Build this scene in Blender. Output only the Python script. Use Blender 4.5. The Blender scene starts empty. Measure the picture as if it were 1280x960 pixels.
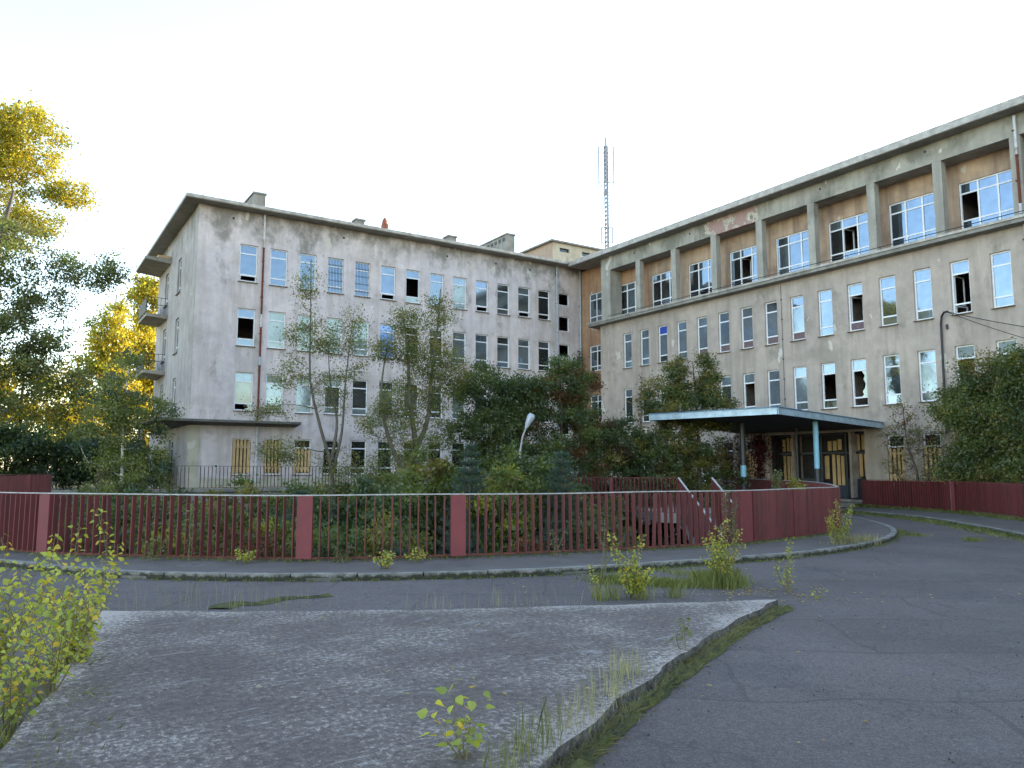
import bpy, bmesh, math, random
import numpy as np
from mathutils import Vector, Matrix
R = math.radians
random.seed(7)
rng = np.random.default_rng(11)
scene = bpy.context.scene
col = scene.collection

# ------------------------------------------------------------------ camera
cam_data = bpy.data.cameras.new("camera")
cam_data.sensor_width = 36.0
cam_data.lens = 964.26 / 1280 * 36.0
cam_data.clip_start = 0.05
cam_data.clip_end = 2000
cam = bpy.data.objects.new("camera", cam_data)
cam.location = (0, 0, 1.6)
cam.rotation_euler = (R(90 + 6.289), 0, R(-33.044))
col.objects.link(cam)
scene.camera = cam

# ------------------------------------------------------------------ sky and sun
SUN_AZ, SUN_EL = 83.0, 12.5            # clockwise from +Y
world = bpy.data.worlds.new("World")
scene.world = world
world.use_nodes = True
wn = world.node_tree
sky = wn.nodes.new("ShaderNodeTexSky")
sky.sky_type = 'NISHITA'
sky.sun_disc = False
sky.sun_elevation = R(SUN_EL)
sky.sun_rotation = R(SUN_AZ)
sky.air_density = 1.0
sky.dust_density = 0.5
sky.ozone_density = 1.2
bg = wn.nodes["Background"]
bg.inputs["Strength"].default_value = 0.15
hs = wn.nodes.new("ShaderNodeHueSaturation")
hs.inputs["Saturation"].default_value = 0.9
tint = wn.nodes.new("ShaderNodeMix"); tint.data_type = 'RGBA'; tint.blend_type = 'MULTIPLY'; tint.inputs[0].default_value = 1.0
tint.inputs[7].default_value = (1.05, 1.0, 0.97, 1)
wn.links.new(sky.outputs[0], hs.inputs["Color"]); wn.links.new(hs.outputs[0], tint.inputs[6]); wn.links.new(tint.outputs[2], bg.inputs[0])
sun_data = bpy.data.lights.new("sun", 'SUN')
sun_data.energy = 2.4
sun_data.angle = R(0.6)
sun_data.color = (1.0, 0.88, 0.70)
sun = bpy.data.objects.new("sun", sun_data)
sv = Vector((math.sin(R(SUN_AZ)) * math.cos(R(SUN_EL)), math.cos(R(SUN_AZ)) * math.cos(R(SUN_EL)), math.sin(R(SUN_EL))))
sun.rotation_euler = sv.to_track_quat('Z', 'Y').to_euler()
sun.location = sv * 100
col.objects.link(sun)
scene.view_settings.view_transform = 'Standard'
scene.view_settings.look = 'None'
scene.view_settings.gamma = 1.0
scene.view_settings.exposure = 2.45

# ------------------------------------------------------------------ material helpers
class NT:
    def __init__(s, name):
        s.m = bpy.data.materials.new(name); s.m.use_nodes = True
        s.t = s.m.node_tree
        s.b = s.t.nodes["Principled BSDF"]
        s.out = s.t.nodes["Material Output"]
        s._pos = None
    def n(s, typ, **kw):
        nd = s.t.nodes.new(typ)
        for k, v in kw.items(): setattr(nd, k, v)
        return nd
    def link(s, a, b): s.t.links.new(a, b)
    @property
    def pos(s):
        if s._pos is None:
            s._pos = s.n("ShaderNodeNewGeometry").outputs["Position"]
        return s._pos
    def noise(s, scale, detail=4, rough=0.55, stretch=None, offset=None, vec=None):
        v = vec or s.pos
        if stretch or offset:
            mp = s.n("ShaderNodeMapping")
            mp.inputs["Scale"].default_value = stretch or (1, 1, 1)
            mp.inputs["Location"].default_value = offset or (0, 0, 0)
            s.link(v, mp.inputs["Vector"]); v = mp.outputs[0]
        nd = s.n("ShaderNodeTexNoise")
        nd.inputs["Scale"].default_value = scale
        nd.inputs["Detail"].default_value = detail
        nd.inputs["Roughness"].default_value = rough
        s.link(v, nd.inputs["Vector"])
        return nd.outputs["Fac"]
    def ramp(s, fac, stops, interp='LINEAR'):
        r = s.n("ShaderNodeValToRGB")
        cr = r.color_ramp; cr.interpolation = interp
        while len(cr.elements) < len(stops): cr.elements.new(0.5)
        for e, (p, c) in zip(cr.elements, stops):
            e.position = p
            e.color = (c, c, c, 1) if isinstance(c, (int, float)) else (*c, 1)
        s.link(fac, r.inputs[0])
        return r.outputs[0]
    def mix(s, fac, a, b, blend='MIX'):
        m = s.n("ShaderNodeMix", data_type='RGBA', blend_type=blend)
        for sock, v in ((m.inputs[0], fac), (m.inputs[6], a), (m.inputs[7], b)):
            if isinstance(v, (int, float)): sock.default_value = v
            elif isinstance(v, tuple): sock.default_value = (*v, 1)
            else: s.link(v, sock)
        return m.outputs[2]
    def math(s, op, a, b=None):
        m = s.n("ShaderNodeMath", operation=op)
        for i, v in enumerate((a, b)):
            if v is None: continue
            if isinstance(v, (int, float)): m.inputs[i].default_value = v
            else: s.link(v, m.inputs[i])
        return m.outputs[0]
    def xyz(s):
        x = s.n("ShaderNodeSeparateXYZ"); s.link(s.pos, x.inputs[0]); return x.outputs
    def bump(s, h, strength=0.3, dist=0.02):
        b = s.n("ShaderNodeBump")
        b.inputs["Strength"].default_value = strength
        b.inputs["Distance"].default_value = dist
        s.link(h, b.inputs["Height"]); s.link(b.outputs[0], s.b.inputs["Normal"])
    def color(s, c):
        if isinstance(c, tuple): s.b.inputs["Base Color"].default_value = (*c, 1)
        else: s.link(c, s.b.inputs["Base Color"])
    def rough(s, v):
        if isinstance(v, (int, float)): s.b.inputs["Roughness"].default_value = v
        else: s.link(v, s.b.inputs["Roughness"])

def rampmul(nt, c, f, lo, hi, p0=0.3, p1=0.7):
    return nt.mix(1.0, c, nt.ramp(f, [(p0, lo), (p1, hi)]), 'MULTIPLY')

def plaster(name, base, alt, stain, green=(0.155, 0.145, 0.115), top=15.6, drips=None):
    t = NT(name)
    c = t.mix(t.ramp(t.noise(0.28, 5, 0.6), [(0.38, 0.0), (0.62, 1.0)]), base, alt)
    c = rampmul(t, c, t.noise(1.7, 6, 0.65), 0.82, 1.08)
    # rain streaks
    st = t.noise(2.2, 5, 0.6, stretch=(1, 1, 0.10))
    c = t.mix(t.math('MULTIPLY', t.ramp(st, [(0.47, 0.0), (0.70, 1.0)]), 0.7), c, stain)
    if drips:      # dirty water marks running down below each window sill
        ax, a0, per, wid, z0 = drips; X = t.xyz()
        u = t.math('FRACT', t.math('DIVIDE', t.math('SUBTRACT', X[ax], a0 - 50 * per), per))
        mu = t.math('MULTIPLY', t.ramp(u, [(0.0, 1.0), (wid / per, 1.0), (wid / per + .06, 0.0), (.94, 0.0), (1.0, 1.0)]), 1.0)
        v = t.math('FRACT', t.math('DIVIDE', t.math('SUBTRACT', z0 + 40 * 3.47, X[2]), 3.47))
        mv = t.ramp(v, [(0.0, 1.0), (0.10, .55), (0.30, 0.0), (.98, 0.0), (.999, .0)])
        dn_ = t.ramp(t.noise(4.5, 4, 0.6, stretch=(1, 1, 0.12), offset=(3, 0, 0)), [(0.44, 0.0), (0.62, 1.0)])
        c = t.mix(t.math('MULTIPLY', t.math('MULTIPLY', mu, mv), t.math('MULTIPLY', dn_, .8)), c, stain)
    # large soot and damp blotches
    bl = t.noise(0.42, 6, 0.62, stretch=(1, 1, 1.5), offset=(3.1, 7.7, 0))
    c = t.mix(t.math('MULTIPLY', t.ramp(bl, [(0.52, 0.0), (0.66, 1.0)]), 0.55), c, stain)
    # algae patches near the eaves, with their own ragged outline
    z = t.xyz()[2]
    band = t.n("ShaderNodeMapRange")
    band.inputs[1].default_value = top - 2.2; band.inputs[2].default_value = top
    t.link(z, band.inputs[0])
    gn = t.noise(0.75, 6, 0.68, stretch=(1, 1, 0.7), offset=(9, 2, 0))
    gm = t.math('ADD', gn, t.math('MULTIPLY', band.outputs[0], 0.20))
    c = t.mix(t.math('MULTIPLY', t.ramp(gm, [(0.565, 0.0), (0.72, 1.0)]), 0.75), c, green)
    # fresh scabs where the render has come off
    sc = t.noise(1.25, 3, 0.5, stretch=(1, 1, 0.55), offset=(1.5, 4.4, 2.0))
    sm = t.math('ADD', sc, t.math('MULTIPLY', band.outputs[0], 0.06))
    c = t.mix(t.ramp(sm, [(0.695, 0.0), (0.705, 1.0)]), c, (0.56, 0.51, 0.44))
    c = rampmul(t, c, t.noise(38, 3, 0.6), 0.90, 1.08)
    t.color(c); t.rough(0.92)
    t.bump(t.math('ADD', t.noise(60, 3), t.math('MULTIPLY', t.noise(6, 4), 1.5)), 0.35, 0.015)
    return t

def simple(name, c, rough=0.6, var=0.15, scale=6, bump=0.1, metal=0.0):
    t = NT(name)
    t.color(rampmul(t, t.mix(0, c, c), t.noise(scale, 5, 0.6), 1 - var, 1 + var))
    t.rough(rough); t.b.inputs["Metallic"].default_value = metal
    if bump: t.bump(t.noise(scale * 8, 3), bump, 0.01)
    return t.m

MAT = {}
MAT['plaster_grey'] = plaster("plaster_grey", (0.665, 0.575, 0.55), (0.60, 0.53, 0.525), (0.40, 0.345, 0.305), drips=(0, 9.80, 1.632, .95, 11.60)).m
t = plaster("plaster_tan", (0.465, 0.385, 0.32), (0.415, 0.35, 0.30), (0.27, 0.23, 0.185), top=15.6, drips=(1, 13.87, 1.5525, .76, 7.83))
MAT['plaster_tan'] = t.m
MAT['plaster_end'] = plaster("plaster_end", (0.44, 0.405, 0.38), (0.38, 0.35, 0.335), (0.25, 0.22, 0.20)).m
MAT['plaster_cream'] = plaster("plaster_cream", (0.50, 0.45, 0.34), (0.46, 0.42, 0.33), (0.30, 0.27, 0.2), top=40).m
MAT['plaster_orange'] = plaster("plaster_orange", (0.44, 0.25, 0.135), (0.40, 0.24, 0.14), (0.20, 0.11, 0.07), green=(0.22, 0.14, 0.09), top=30).m
MAT['plaster_brown'] = plaster("plaster_brown", (0.52, 0.36, 0.24), (0.47, 0.34, 0.235), (0.17, 0.11, 0.08), green=(0.2, 0.13, 0.09), top=30).m
MAT['plaster_peach'] = plaster("plaster_peach", (0.42, 0.30, 0.22), (0.40, 0.30, 0.23), (0.30, 0.22, 0.16), top=40).m
MAT['plaster_pillar'] = plaster("plaster_pillar", (0.41, 0.38, 0.32), (0.36, 0.34, 0.29), (0.22, 0.20, 0.17), top=40).m
# beam above the loggia: plaster with an area fallen off to pink brick
t = plaster("plaster_beam", (0.40, 0.37, 0.305), (0.35, 0.325, 0.275), (0.23, 0.21, 0.17), green=(0.13, 0.13, 0.10), top=15.9)
base = t.b.inputs["Base Color"].links[0].from_socket
y = t.xyz()[1]
mr = t.n("ShaderNodeMapRange", interpolation_type='SMOOTHSTEP'); mr.inputs[1].default_value = 30.2; mr.inputs[2].default_value = 28.6; t.link(y, mr.inputs[0])
mr2 = t.n("ShaderNodeMapRange", interpolation_type='SMOOTHSTEP'); mr2.inputs[1].default_value = 25.0; mr2.inputs[2].default_value = 26.4; t.link(y, mr2.inputs[0])
msk = t.math('MULTIPLY', mr.outputs[0], mr2.outputs[0])
msk = t.math('ADD', t.math('MULTIPLY', msk, 0.42), t.noise(1.3, 5, 0.7, offset=(2, 0, 0)))
br = t.n("ShaderNodeTexBrick")
br.inputs["Color1"].default_value = (0.36, 0.20, 0.17, 1); br.inputs["Color2"].default_value = (0.28, 0.16, 0.14, 1)
br.inputs["Mortar"].default_value = (0.42, 0.38, 0.34, 1); br.inputs["Scale"].default_value = 4.0
cmb = t.n("ShaderNodeCombineXYZ"); t.link(y, cmb.inputs[0]); t.link(t.xyz()[2], cmb.inputs[1]); t.link(cmb.outputs[0], br.inputs["Vector"])
c = t.mix(t.ramp(msk, [(0.80, 0.0), (0.83, 1.0)]), base, (0.47, 0.42, 0.34))
c = t.mix(t.ramp(msk, [(0.88, 0.0), (0.90, 1.0)]), c, br.outputs[0])
t.color(c)
MAT['plaster_beam'] = t.m

def concrete(name, base, dark, scale=1.5):
    t = NT(name)
    c = t.mix(t.ramp(t.noise(scale, 6, 0.65), [(0.35, 0.0), (0.65, 1.0)]), dark, base)
    c = t.mix(t.math('MULTIPLY', t.ramp(t.noise(3, 5, 0.65, stretch=(1, 1, 0.15)), [(0.5, 0.0), (0.75, 1.0)]), 0.5), c, (0.09, 0.085, 0.07))
    c = rampmul(t, c, t.noise(40, 3), 0.85, 1.1)
    t.color(c); t.rough(0.9); t.bump(t.noise(45, 4), 0.4, 0.015)
    return t.m
MAT['concrete'] = concrete("concrete", (0.30, 0.285, 0.25), (0.19, 0.18, 0.155))
MAT['concrete_dark'] = concrete("concrete_dark", (0.16, 0.15, 0.135), (0.085, 0.08, 0.07))
MAT['soffit'] = concrete("soffit", (0.36, 0.33, 0.28), (0.26, 0.235, 0.20))
t = NT("kerb_stone")
c = t.mix(t.ramp(t.noise(3, 6, 0.65), [(0.35, 0.0), (0.65, 1.0)]), (0.13, 0.125, 0.11), (0.27, 0.26, 0.24))
kn = t.math('ADD', t.noise(7, 5, 0.7), t.math('MULTIPLY', t.xyz()[2], 5.0))
c = t.mix(t.ramp(kn, [(0.30, 1.0), (0.52, 0.0)]), c, (0.030, 0.032, 0.018))
t.color(rampmul(t, c, t.noise(50, 3), 0.75, 1.2)); t.rough(0.95); t.bump(t.noise(30, 4), 0.6, 0.02)
MAT['kerb'] = t.m
MAT['weathered_panel'] = simple("weathered_panel", (0.11, 0.10, 0.09), 0.8, 0.4, 3)
MAT['roof_felt'] = simple("roof_felt", (0.07, 0.07, 0.075), 0.85, 0.3, 2)
MAT['tin_trim'] = simple("tin_trim", (0.34, 0.31, 0.27), 0.5, 0.35, 3, metal=0.3)
MAT['frame_white'] = simple("frame_white", (0.74, 0.75, 0.76), 0.4, 0.08, 8, 0.0)
MAT['frame_dark'] = simple("frame_dark", (0.022, 0.026, 0.034), 0.4, 0.3, 4, 0.0)
MAT['sill'] = simple("sill_tin", (0.15, 0.115, 0.095), 0.6, 0.4, 5)
MAT['interior'] = simple("interior", (0.30, 0.25, 0.21), 0.95, 0.4, 2)
MAT['interior_pink'] = simple("interior_pink", (0.45, 0.27, 0.18), 0.9, 0.12, 2)
MAT['galv'] = simple("galvanised_steel", (0.45, 0.46, 0.47), 0.35, 0.2, 5, 0.0, 0.6)
MAT['mast'] = simple("mast_steel", (0.27, 0.27, 0.28), 0.5, 0.2, 5, 0.0, 0.2)
MAT['rail_white'] = simple("rail_white", (0.36, 0.34, 0.34), 0.45, 0.25, 9, 0.05)
MAT['rust'] = simple("rust", (0.13, 0.035, 0.018), 0.85, 0.5, 6, 0.3)
MAT['pipe_white'] = simple("pipe_white", (0.50, 0.50, 0.50), 0.45, 0.25, 4, 0.05)
MAT['pipe_blue'] = simple("pipe_pale_blue", (0.36, 0.43, 0.48), 0.4, 0.2, 4, 0.05)
MAT['black'] = simple("black_paint", (0.014, 0.015, 0.018), 0.5, 0.3, 4, 0.0)
MAT['blue_paint'] = simple("blue_paint", (0.20, 0.42, 0.55), 0.45, 0.12, 6, 0.0)
MAT['canopy_fascia'] = simple("canopy_fascia", (0.34, 0.45, 0.53), 0.35, 0.28, 3, 0.1, 0.2)
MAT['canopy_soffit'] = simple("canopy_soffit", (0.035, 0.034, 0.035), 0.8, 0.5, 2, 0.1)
MAT['brick_red'] = simple("brick_red", (0.26, 0.09, 0.055), 0.9, 0.3, 8, 0.2)

def wood(name, a, b):
    t = NT(name)
    c = t.mix(t.ramp(t.noise(9, 5, 0.6, stretch=(6, 6, 0.5)), [(0.35, 0.0), (0.65, 1.0)]), a, b)
    t.color(rampmul(t, c, t.noise(1.3, 2), 0.8, 1.15)); t.rough(0.75)
    t.bump(t.noise(20, 3, stretch=(6, 6, 0.5)), 0.2, 0.01)
    return t.m
MAT['board'] = wood("pine_board", (0.62, 0.43, 0.21), (0.45, 0.29, 0.13))
MAT['bark'] = wood("bark", (0.11, 0.085, 0.06), (0.05, 0.038, 0.028))
MAT['bark_grey'] = wood("bark_grey", (0.15, 0.125, 0.095), (0.075, 0.062, 0.05))
t = NT("bark_birch")
c = t.mix(t.ramp(t.noise(7, 4, 0.6, stretch=(0.6, 0.6, 4)), [(0.55, 0.0), (0.6, 1.0)]), (0.55, 0.53, 0.48), (0.06, 0.05, 0.04))
t.color(c); t.rough(0.8); MAT['bark_birch'] = t.m
MAT['stem'] = simple("green_stem", (0.13, 0.11, 0.045), 0.6, 0.2, 6, 0.0)
MAT['dry_stem'] = simple("dry_stem", (0.34, 0.29, 0.19), 0.8, 0.2, 6, 0.0)

def fence_paint(name, c1, c2, rust):
    t = NT(name)
    oi = t.n("ShaderNodeObjectInfo")
    c = t.mix(t.ramp(t.noise(3.5, 5, 0.6), [(0.3, 0.0), (0.7, 1.0)]), c1, c2)
    c = rampmul(t, c, oi.outputs["Random"], 0.80, 1.15, 0, 1)
    c = t.mix(t.ramp(t.noise(11, 5, 0.7), [(0.66, 0.0), (0.71, 1.0)]), c, rust)
    t.color(c); t.rough(0.62); t.bump(t.noise(30, 3), 0.15, 0.008)
    return t.m
MAT['fence_red'] = fence_paint("fence_red", (0.140, 0.026, 0.025), (0.100, 0.021, 0.021), (0.07, 0.03, 0.02))
MAT['fence_post'] = fence_paint("fence_post", (0.180, 0.030, 0.036), (0.140, 0.026, 0.030), (0.09, 0.03, 0.025))
MAT['fence_brown'] = fence_paint("fence_brown", (0.050, 0.019, 0.017), (0.035, 0.016, 0.015), (0.09, 0.03, 0.02))

def glass(name, tint, refl, diff, rough=0.03, wav=0.05):
    t = NT(name)
    d = t.n("ShaderNodeBsdfDiffuse")
    dc = rampmul(t, t.mix(0, diff, diff), t.noise(1.1, 4, 0.6), 0.55, 1.3)
    t.link(dc, d.inputs[0])
    g = t.n("ShaderNodeBsdfGlossy"); g.inputs[0].default_value = (*tint, 1); g.inputs["Roughness"].default_value = rough
    b = t.n("ShaderNodeBump"); b.inputs["Strength"].default_value = wav; b.inputs["Distance"].default_value = 0.05
    t.link(t.noise(1.6, 2), b.inputs["Height"]); t.link(b.outputs[0], g.inputs["Normal"])
    mx = t.n("ShaderNodeMixShader")
    fac = t.ramp(t.noise(2.5, 5, 0.65), [(0.3, refl * 0.85), (0.7, min(1, refl * 1.1))])
    t.link(fac, mx.inputs[0]); t.link(d.outputs[0], mx.inputs[1]); t.link(g.outputs[0], mx.inputs[2])
    t.link(mx.outputs[0], t.out.inputs[0])
    return t.m
MAT['glass'] = glass("window_glass", (0.46, 0.60, 0.78), 0.32, (0.035, 0.045, 0.05))
MAT['glass_dim'] = glass("dirty_glass", (0.50, 0.64, 0.76), 0.32, (0.075, 0.088, 0.095), 0.08)
MAT['glass_dark'] = glass("dark_glass", (0.6, 0.7, 0.72), 0.09, (0.022, 0.022, 0.022), 0.05)
MAT['glass_blind'] = glass("glass_with_blind", (0.7, 0.8, 0.8), 0.16, (0.24, 0.30, 0.29), 0.1)
MAT['glass_blue'] = glass("glass_with_blue_sheet", (0.6, 0.75, 1.0), 0.2, (0.16, 0.30, 0.62), 0.1)
MAT['glass_cobalt'] = glass("cobalt_pane", (0.5, 0.6, 1.0), 0.10, (0.02, 0.06, 0.36), 0.1)
MAT['panel_mauve'] = simple("mauve_panel", (0.14, 0.09, 0.10), 0.7, 0.25, 6)

# ground materials
t = NT("asphalt_road")
c = t.mix(t.ramp(t.noise(0.35, 6, 0.6), [(0.35, 0.0), (0.65, 1.0)]), (0.086, 0.070, 0.066), (0.120, 0.099, 0.093))
c = t.mix(t.math('MULTIPLY', t.ramp(t.noise(1.1, 6, 0.7, stretch=(1, 1.8, 1)), [(0.56, 0.0), (0.72, 1.0)]), 0.45), c, (0.13, 0.125, 0.125))
c = t.mix(t.math('MULTIPLY', t.ramp(t.noise(0.6, 5, 0.7, offset=(4, 4, 0)), [(0.55, 0.0), (0.7, 1.0)]), 0.5), c, (0.035, 0.036, 0.040))
c = rampmul(t, c, t.noise(110, 2, 0.7), 0.45, 1.55)
c = rampmul(t, c, t.noise(36, 4, 0.75), 0.62, 1.38)
fl = t.n("ShaderNodeTexVoronoi"); fl.inputs["Scale"].default_value = 26; t.link(t.pos, fl.inputs["Vector"])
c = t.mix(t.math('MULTIPLY', t.ramp(fl.outputs["Distance"], [(0.07, 1.0), (0.10, 0.0)]), t.ramp(t.noise(5, 3, offset=(7, 1, 0)), [(0.56, 0.0), (0.62, 0.8)])), c, (0.36, 0.34, 0.32))
bx = t.n("ShaderNodeTexBrick"); bx.inputs["Scale"].default_value = 0.16; bx.inputs["Mortar Size"].default_value = 0.004; bx.inputs["Bias"].default_value = -.35
bx.inputs["Color1"].default_value = (1, 1, 1, 1); bx.inputs["Color2"].default_value = (.80, .80, .82, 1); bx.inputs["Mortar"].default_value = (.72, .72, .72, 1)
mpp = t.n("ShaderNodeMapping"); mpp.inputs["Rotation"].default_value = (0, 0, .62)
jn = t.n("ShaderNodeTexNoise"); jn.inputs["Scale"].default_value = 1.2; t.link(t.pos, jn.inputs["Vector"])
jv = t.n("ShaderNodeVectorMath", operation='MULTIPLY_ADD'); t.link(jn.outputs["Color"], jv.inputs[0]); jv.inputs[1].default_value = (.35, .35, 0); t.link(t.pos, jv.inputs[2])
t.link(jv.outputs[0], mpp.inputs[0]); t.link(mpp.outputs[0], bx.inputs["Vector"])
c = t.mix(1.0, c, bx.outputs[0], 'MULTIPLY')
# fine cracks
vc = t.n("ShaderNodeTexVoronoi", feature='DISTANCE_TO_EDGE'); vc.inputs["Scale"].default_value = 0.55
wv = t.n("ShaderNodeVectorMath", operation='ADD')
nv = t.n("ShaderNodeTexNoise"); nv.inputs["Scale"].default_value = 2.2; nv.inputs["Detail"].default_value = 5; t.link(t.pos, nv.inputs["Vector"])
t.link(t.pos, wv.inputs[0]); t.link(nv.outputs["Color"], wv.inputs[1]); t.link(wv.outputs[0], vc.inputs["Vector"])
c = t.mix(t.math('MULTIPLY', t.ramp(vc.outputs["Distance"], [(0.003, 1.0), (0.009, 0.0)]), 0.4), c, (0.02, 0.02, 0.02))
t.color(c); t.rough(0.82)
t.bump(t.math('ADD', t.noise(110, 3, 0.7), t.math('MULTIPLY', t.noise(9, 4), 0.6)), 0.7, 0.012)
MAT['asphalt'] = t.m

t = NT("pavement_asphalt")
c = t.mix(t.ramp(t.noise(0.8, 6, 0.6), [(0.35, 0.0), (0.65, 1.0)]), (0.078, 0.066, 0.060), (0.116, 0.099, 0.090))
c = t.mix(t.math('MULTIPLY', t.ramp(t.noise(1.9, 6, 0.7), [(0.56, 0.0), (0.66, 1.0)]), 0.7), c, (0.045, 0.05, 0.025))
c = rampmul(t, c, t.noise(90, 2, 0.7), 0.7, 1.3)
t.color(c); t.rough(0.9); t.bump(t.noise(80, 3), 0.5, 0.012)
MAT['pavement'] = t.m

t = NT("worn_slab")
m1 = t.noise(20, 8, 0.8, stretch=(1.1, 0.9, 1))
m2 = t.noise(1.1, 5, 0.6)
sumv = t.math('ADD', m1, t.math('MULTIPLY', t.math('SUBTRACT', m2, 0.5), 0.40))
# the asphalt skin has worn down to pale concrete along the rims
def edge_dist(t, p, q):
    p, q = np.array(p), np.array(q); d_ = (q - p) / np.linalg.norm(q - p); n_ = (-d_[1], d_[0])
    X = t.xyz(); return t.math('ABSOLUTE', t.math('SUBTRACT', t.math('ADD', t.math('MULTIPLY', X[0], float(n_[0])), t.math('MULTIPLY', X[1], float(n_[1]))), float(p @ np.array(n_))))
for p_, q_, w_ in (((0.72, 10.29), (8.06, 6.38), .9), ((8.06, 6.38), (2.45, 3.55), .55), ((.5, 8.0), (-1.3, 2.2), .7)):
    er = t.ramp(edge_dist(t, p_, q_), [(0.0, 0.11), (min(.99, w_ * .8), 0.0)], 'EASE')
    sumv = t.math('ADD', sumv, er)
c = t.mix(t.ramp(t.noise(14, 5, 0.7), [(0.35, 0.0), (0.65, 1.0)]), (0.070, 0.055, 0.048), (0.140, 0.112, 0.098))
c = t.mix(t.ramp(sumv, [(0.46, 0.0), (0.60, 0.85)]), c, (0.20, 0.172, 0.152))
c = t.mix(t.ramp(sumv, [(0.56, 0.0), (0.63, 0.9)]), c, (0.42, 0.365, 0.32))
# pale scratched lines and cracks running across the slab
l1 = t.noise(1.5, 3, 0.6, stretch=(0.35, 2.6, 1), offset=(0.7, 1.3, 0))
c = t.mix(t.math('MULTIPLY', t.ramp(l1, [(0.488, 0.0), (0.5, 1.0), (0.512, 0.0)]), t.ramp(t.noise(3, 4), [(0.45, 0.0), (0.6, 0.8)])), c, (0.32, 0.31, 0.29))
c = rampmul(t, c, t.noise(95, 2, 0.7), 0.6, 1.4)
t.color(c); t.rough(0.92)
t.bump(t.math('ADD', t.noise(70, 4, 0.7), m1), 0.8, 0.015)
MAT['slab'] = t.m
t = NT("slab_edge")
c = t.mix(t.ramp(t.noise(14, 6, 0.7), [(0.4, 0.0), (0.6, 1.0)]), (0.035, 0.032, 0.028), (0.15, 0.14, 0.125))
t.color(c); t.rough(0.95); t.bump(t.noise(18, 5, 0.7), 1.0, 0.05); MAT['slab_edge'] = t.m
t = NT("soil")
c = t.mix(t.ramp(t.noise(0.8, 6, 0.65), [(0.35, 0.0), (0.65, 1.0)]), (0.030, 0.034, 0.014), (0.06, 0.05, 0.03))
t.color(rampmul(t, c, t.noise(9, 4), 0.7, 1.3)); t.rough(1.0); t.bump(t.noise(12, 5), 0.8, 0.05); MAT['soil'] = t.m
t = NT("moss")
c = t.mix(t.ramp(t.noise(6, 5, 0.65), [(0.35, 0.0), (0.65, 1.0)]), (0.030, 0.040, 0.010), (0.11, 0.12, 0.022))
c = t.mix(t.ramp(t.noise(16, 4, 0.7, offset=(3, 3, 3)), [(0.55, 0.0), (0.66, 1.0)]), c, (0.05, 0.04, 0.025))
t.color(rampmul(t, c, t.noise(60, 3), 0.6, 1.4)); t.rough(1.0); t.bump(t.noise(70, 4, 0.7), 1.0, 0.03); MAT['moss'] = t.m

def leafmat(name, cols, trans=0.45, gloss=0.03):
    t = NT(name)
    g = t.n("ShaderNodeNewGeometry")
    n = len(cols)
    c = t.ramp(g.outputs["Random Per Island"], [(i / max(1, n - 1) * 0.999, cc) for i, cc in enumerate(cols)])
    c = rampmul(t, c, t.noise(0.9, 3), 0.72, 1.25)
    d = t.n("ShaderNodeBsdfDiffuse"); tr = t.n("ShaderNodeBsdfTranslucent"); gl = t.n("ShaderNodeBsdfGlossy")
    gl.inputs["Roughness"].default_value = 0.42; gl.inputs[0].default_value = (0.8, 0.85, 0.9, 1)
    t.link(c, d.inputs[0]); t.link(t.mix(1.0, c, (1.5, 1.45, 0.8), 'MULTIPLY'), tr.inputs[0])
    m = t.n("ShaderNodeMixShader"); m.inputs[0].default_value = trans
    t.link(d.outputs[0], m.inputs[1]); t.link(tr.outputs[0], m.inputs[2])
    m2 = t.n("ShaderNodeMixShader"); m2.inputs[0].default_value = gloss
    t.link(m.outputs[0], m2.inputs[1]); t.link(gl.outputs[0], m2.inputs[2])
    t.link(m2.outputs[0], t.out.inputs[0])
    return t.m
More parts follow.
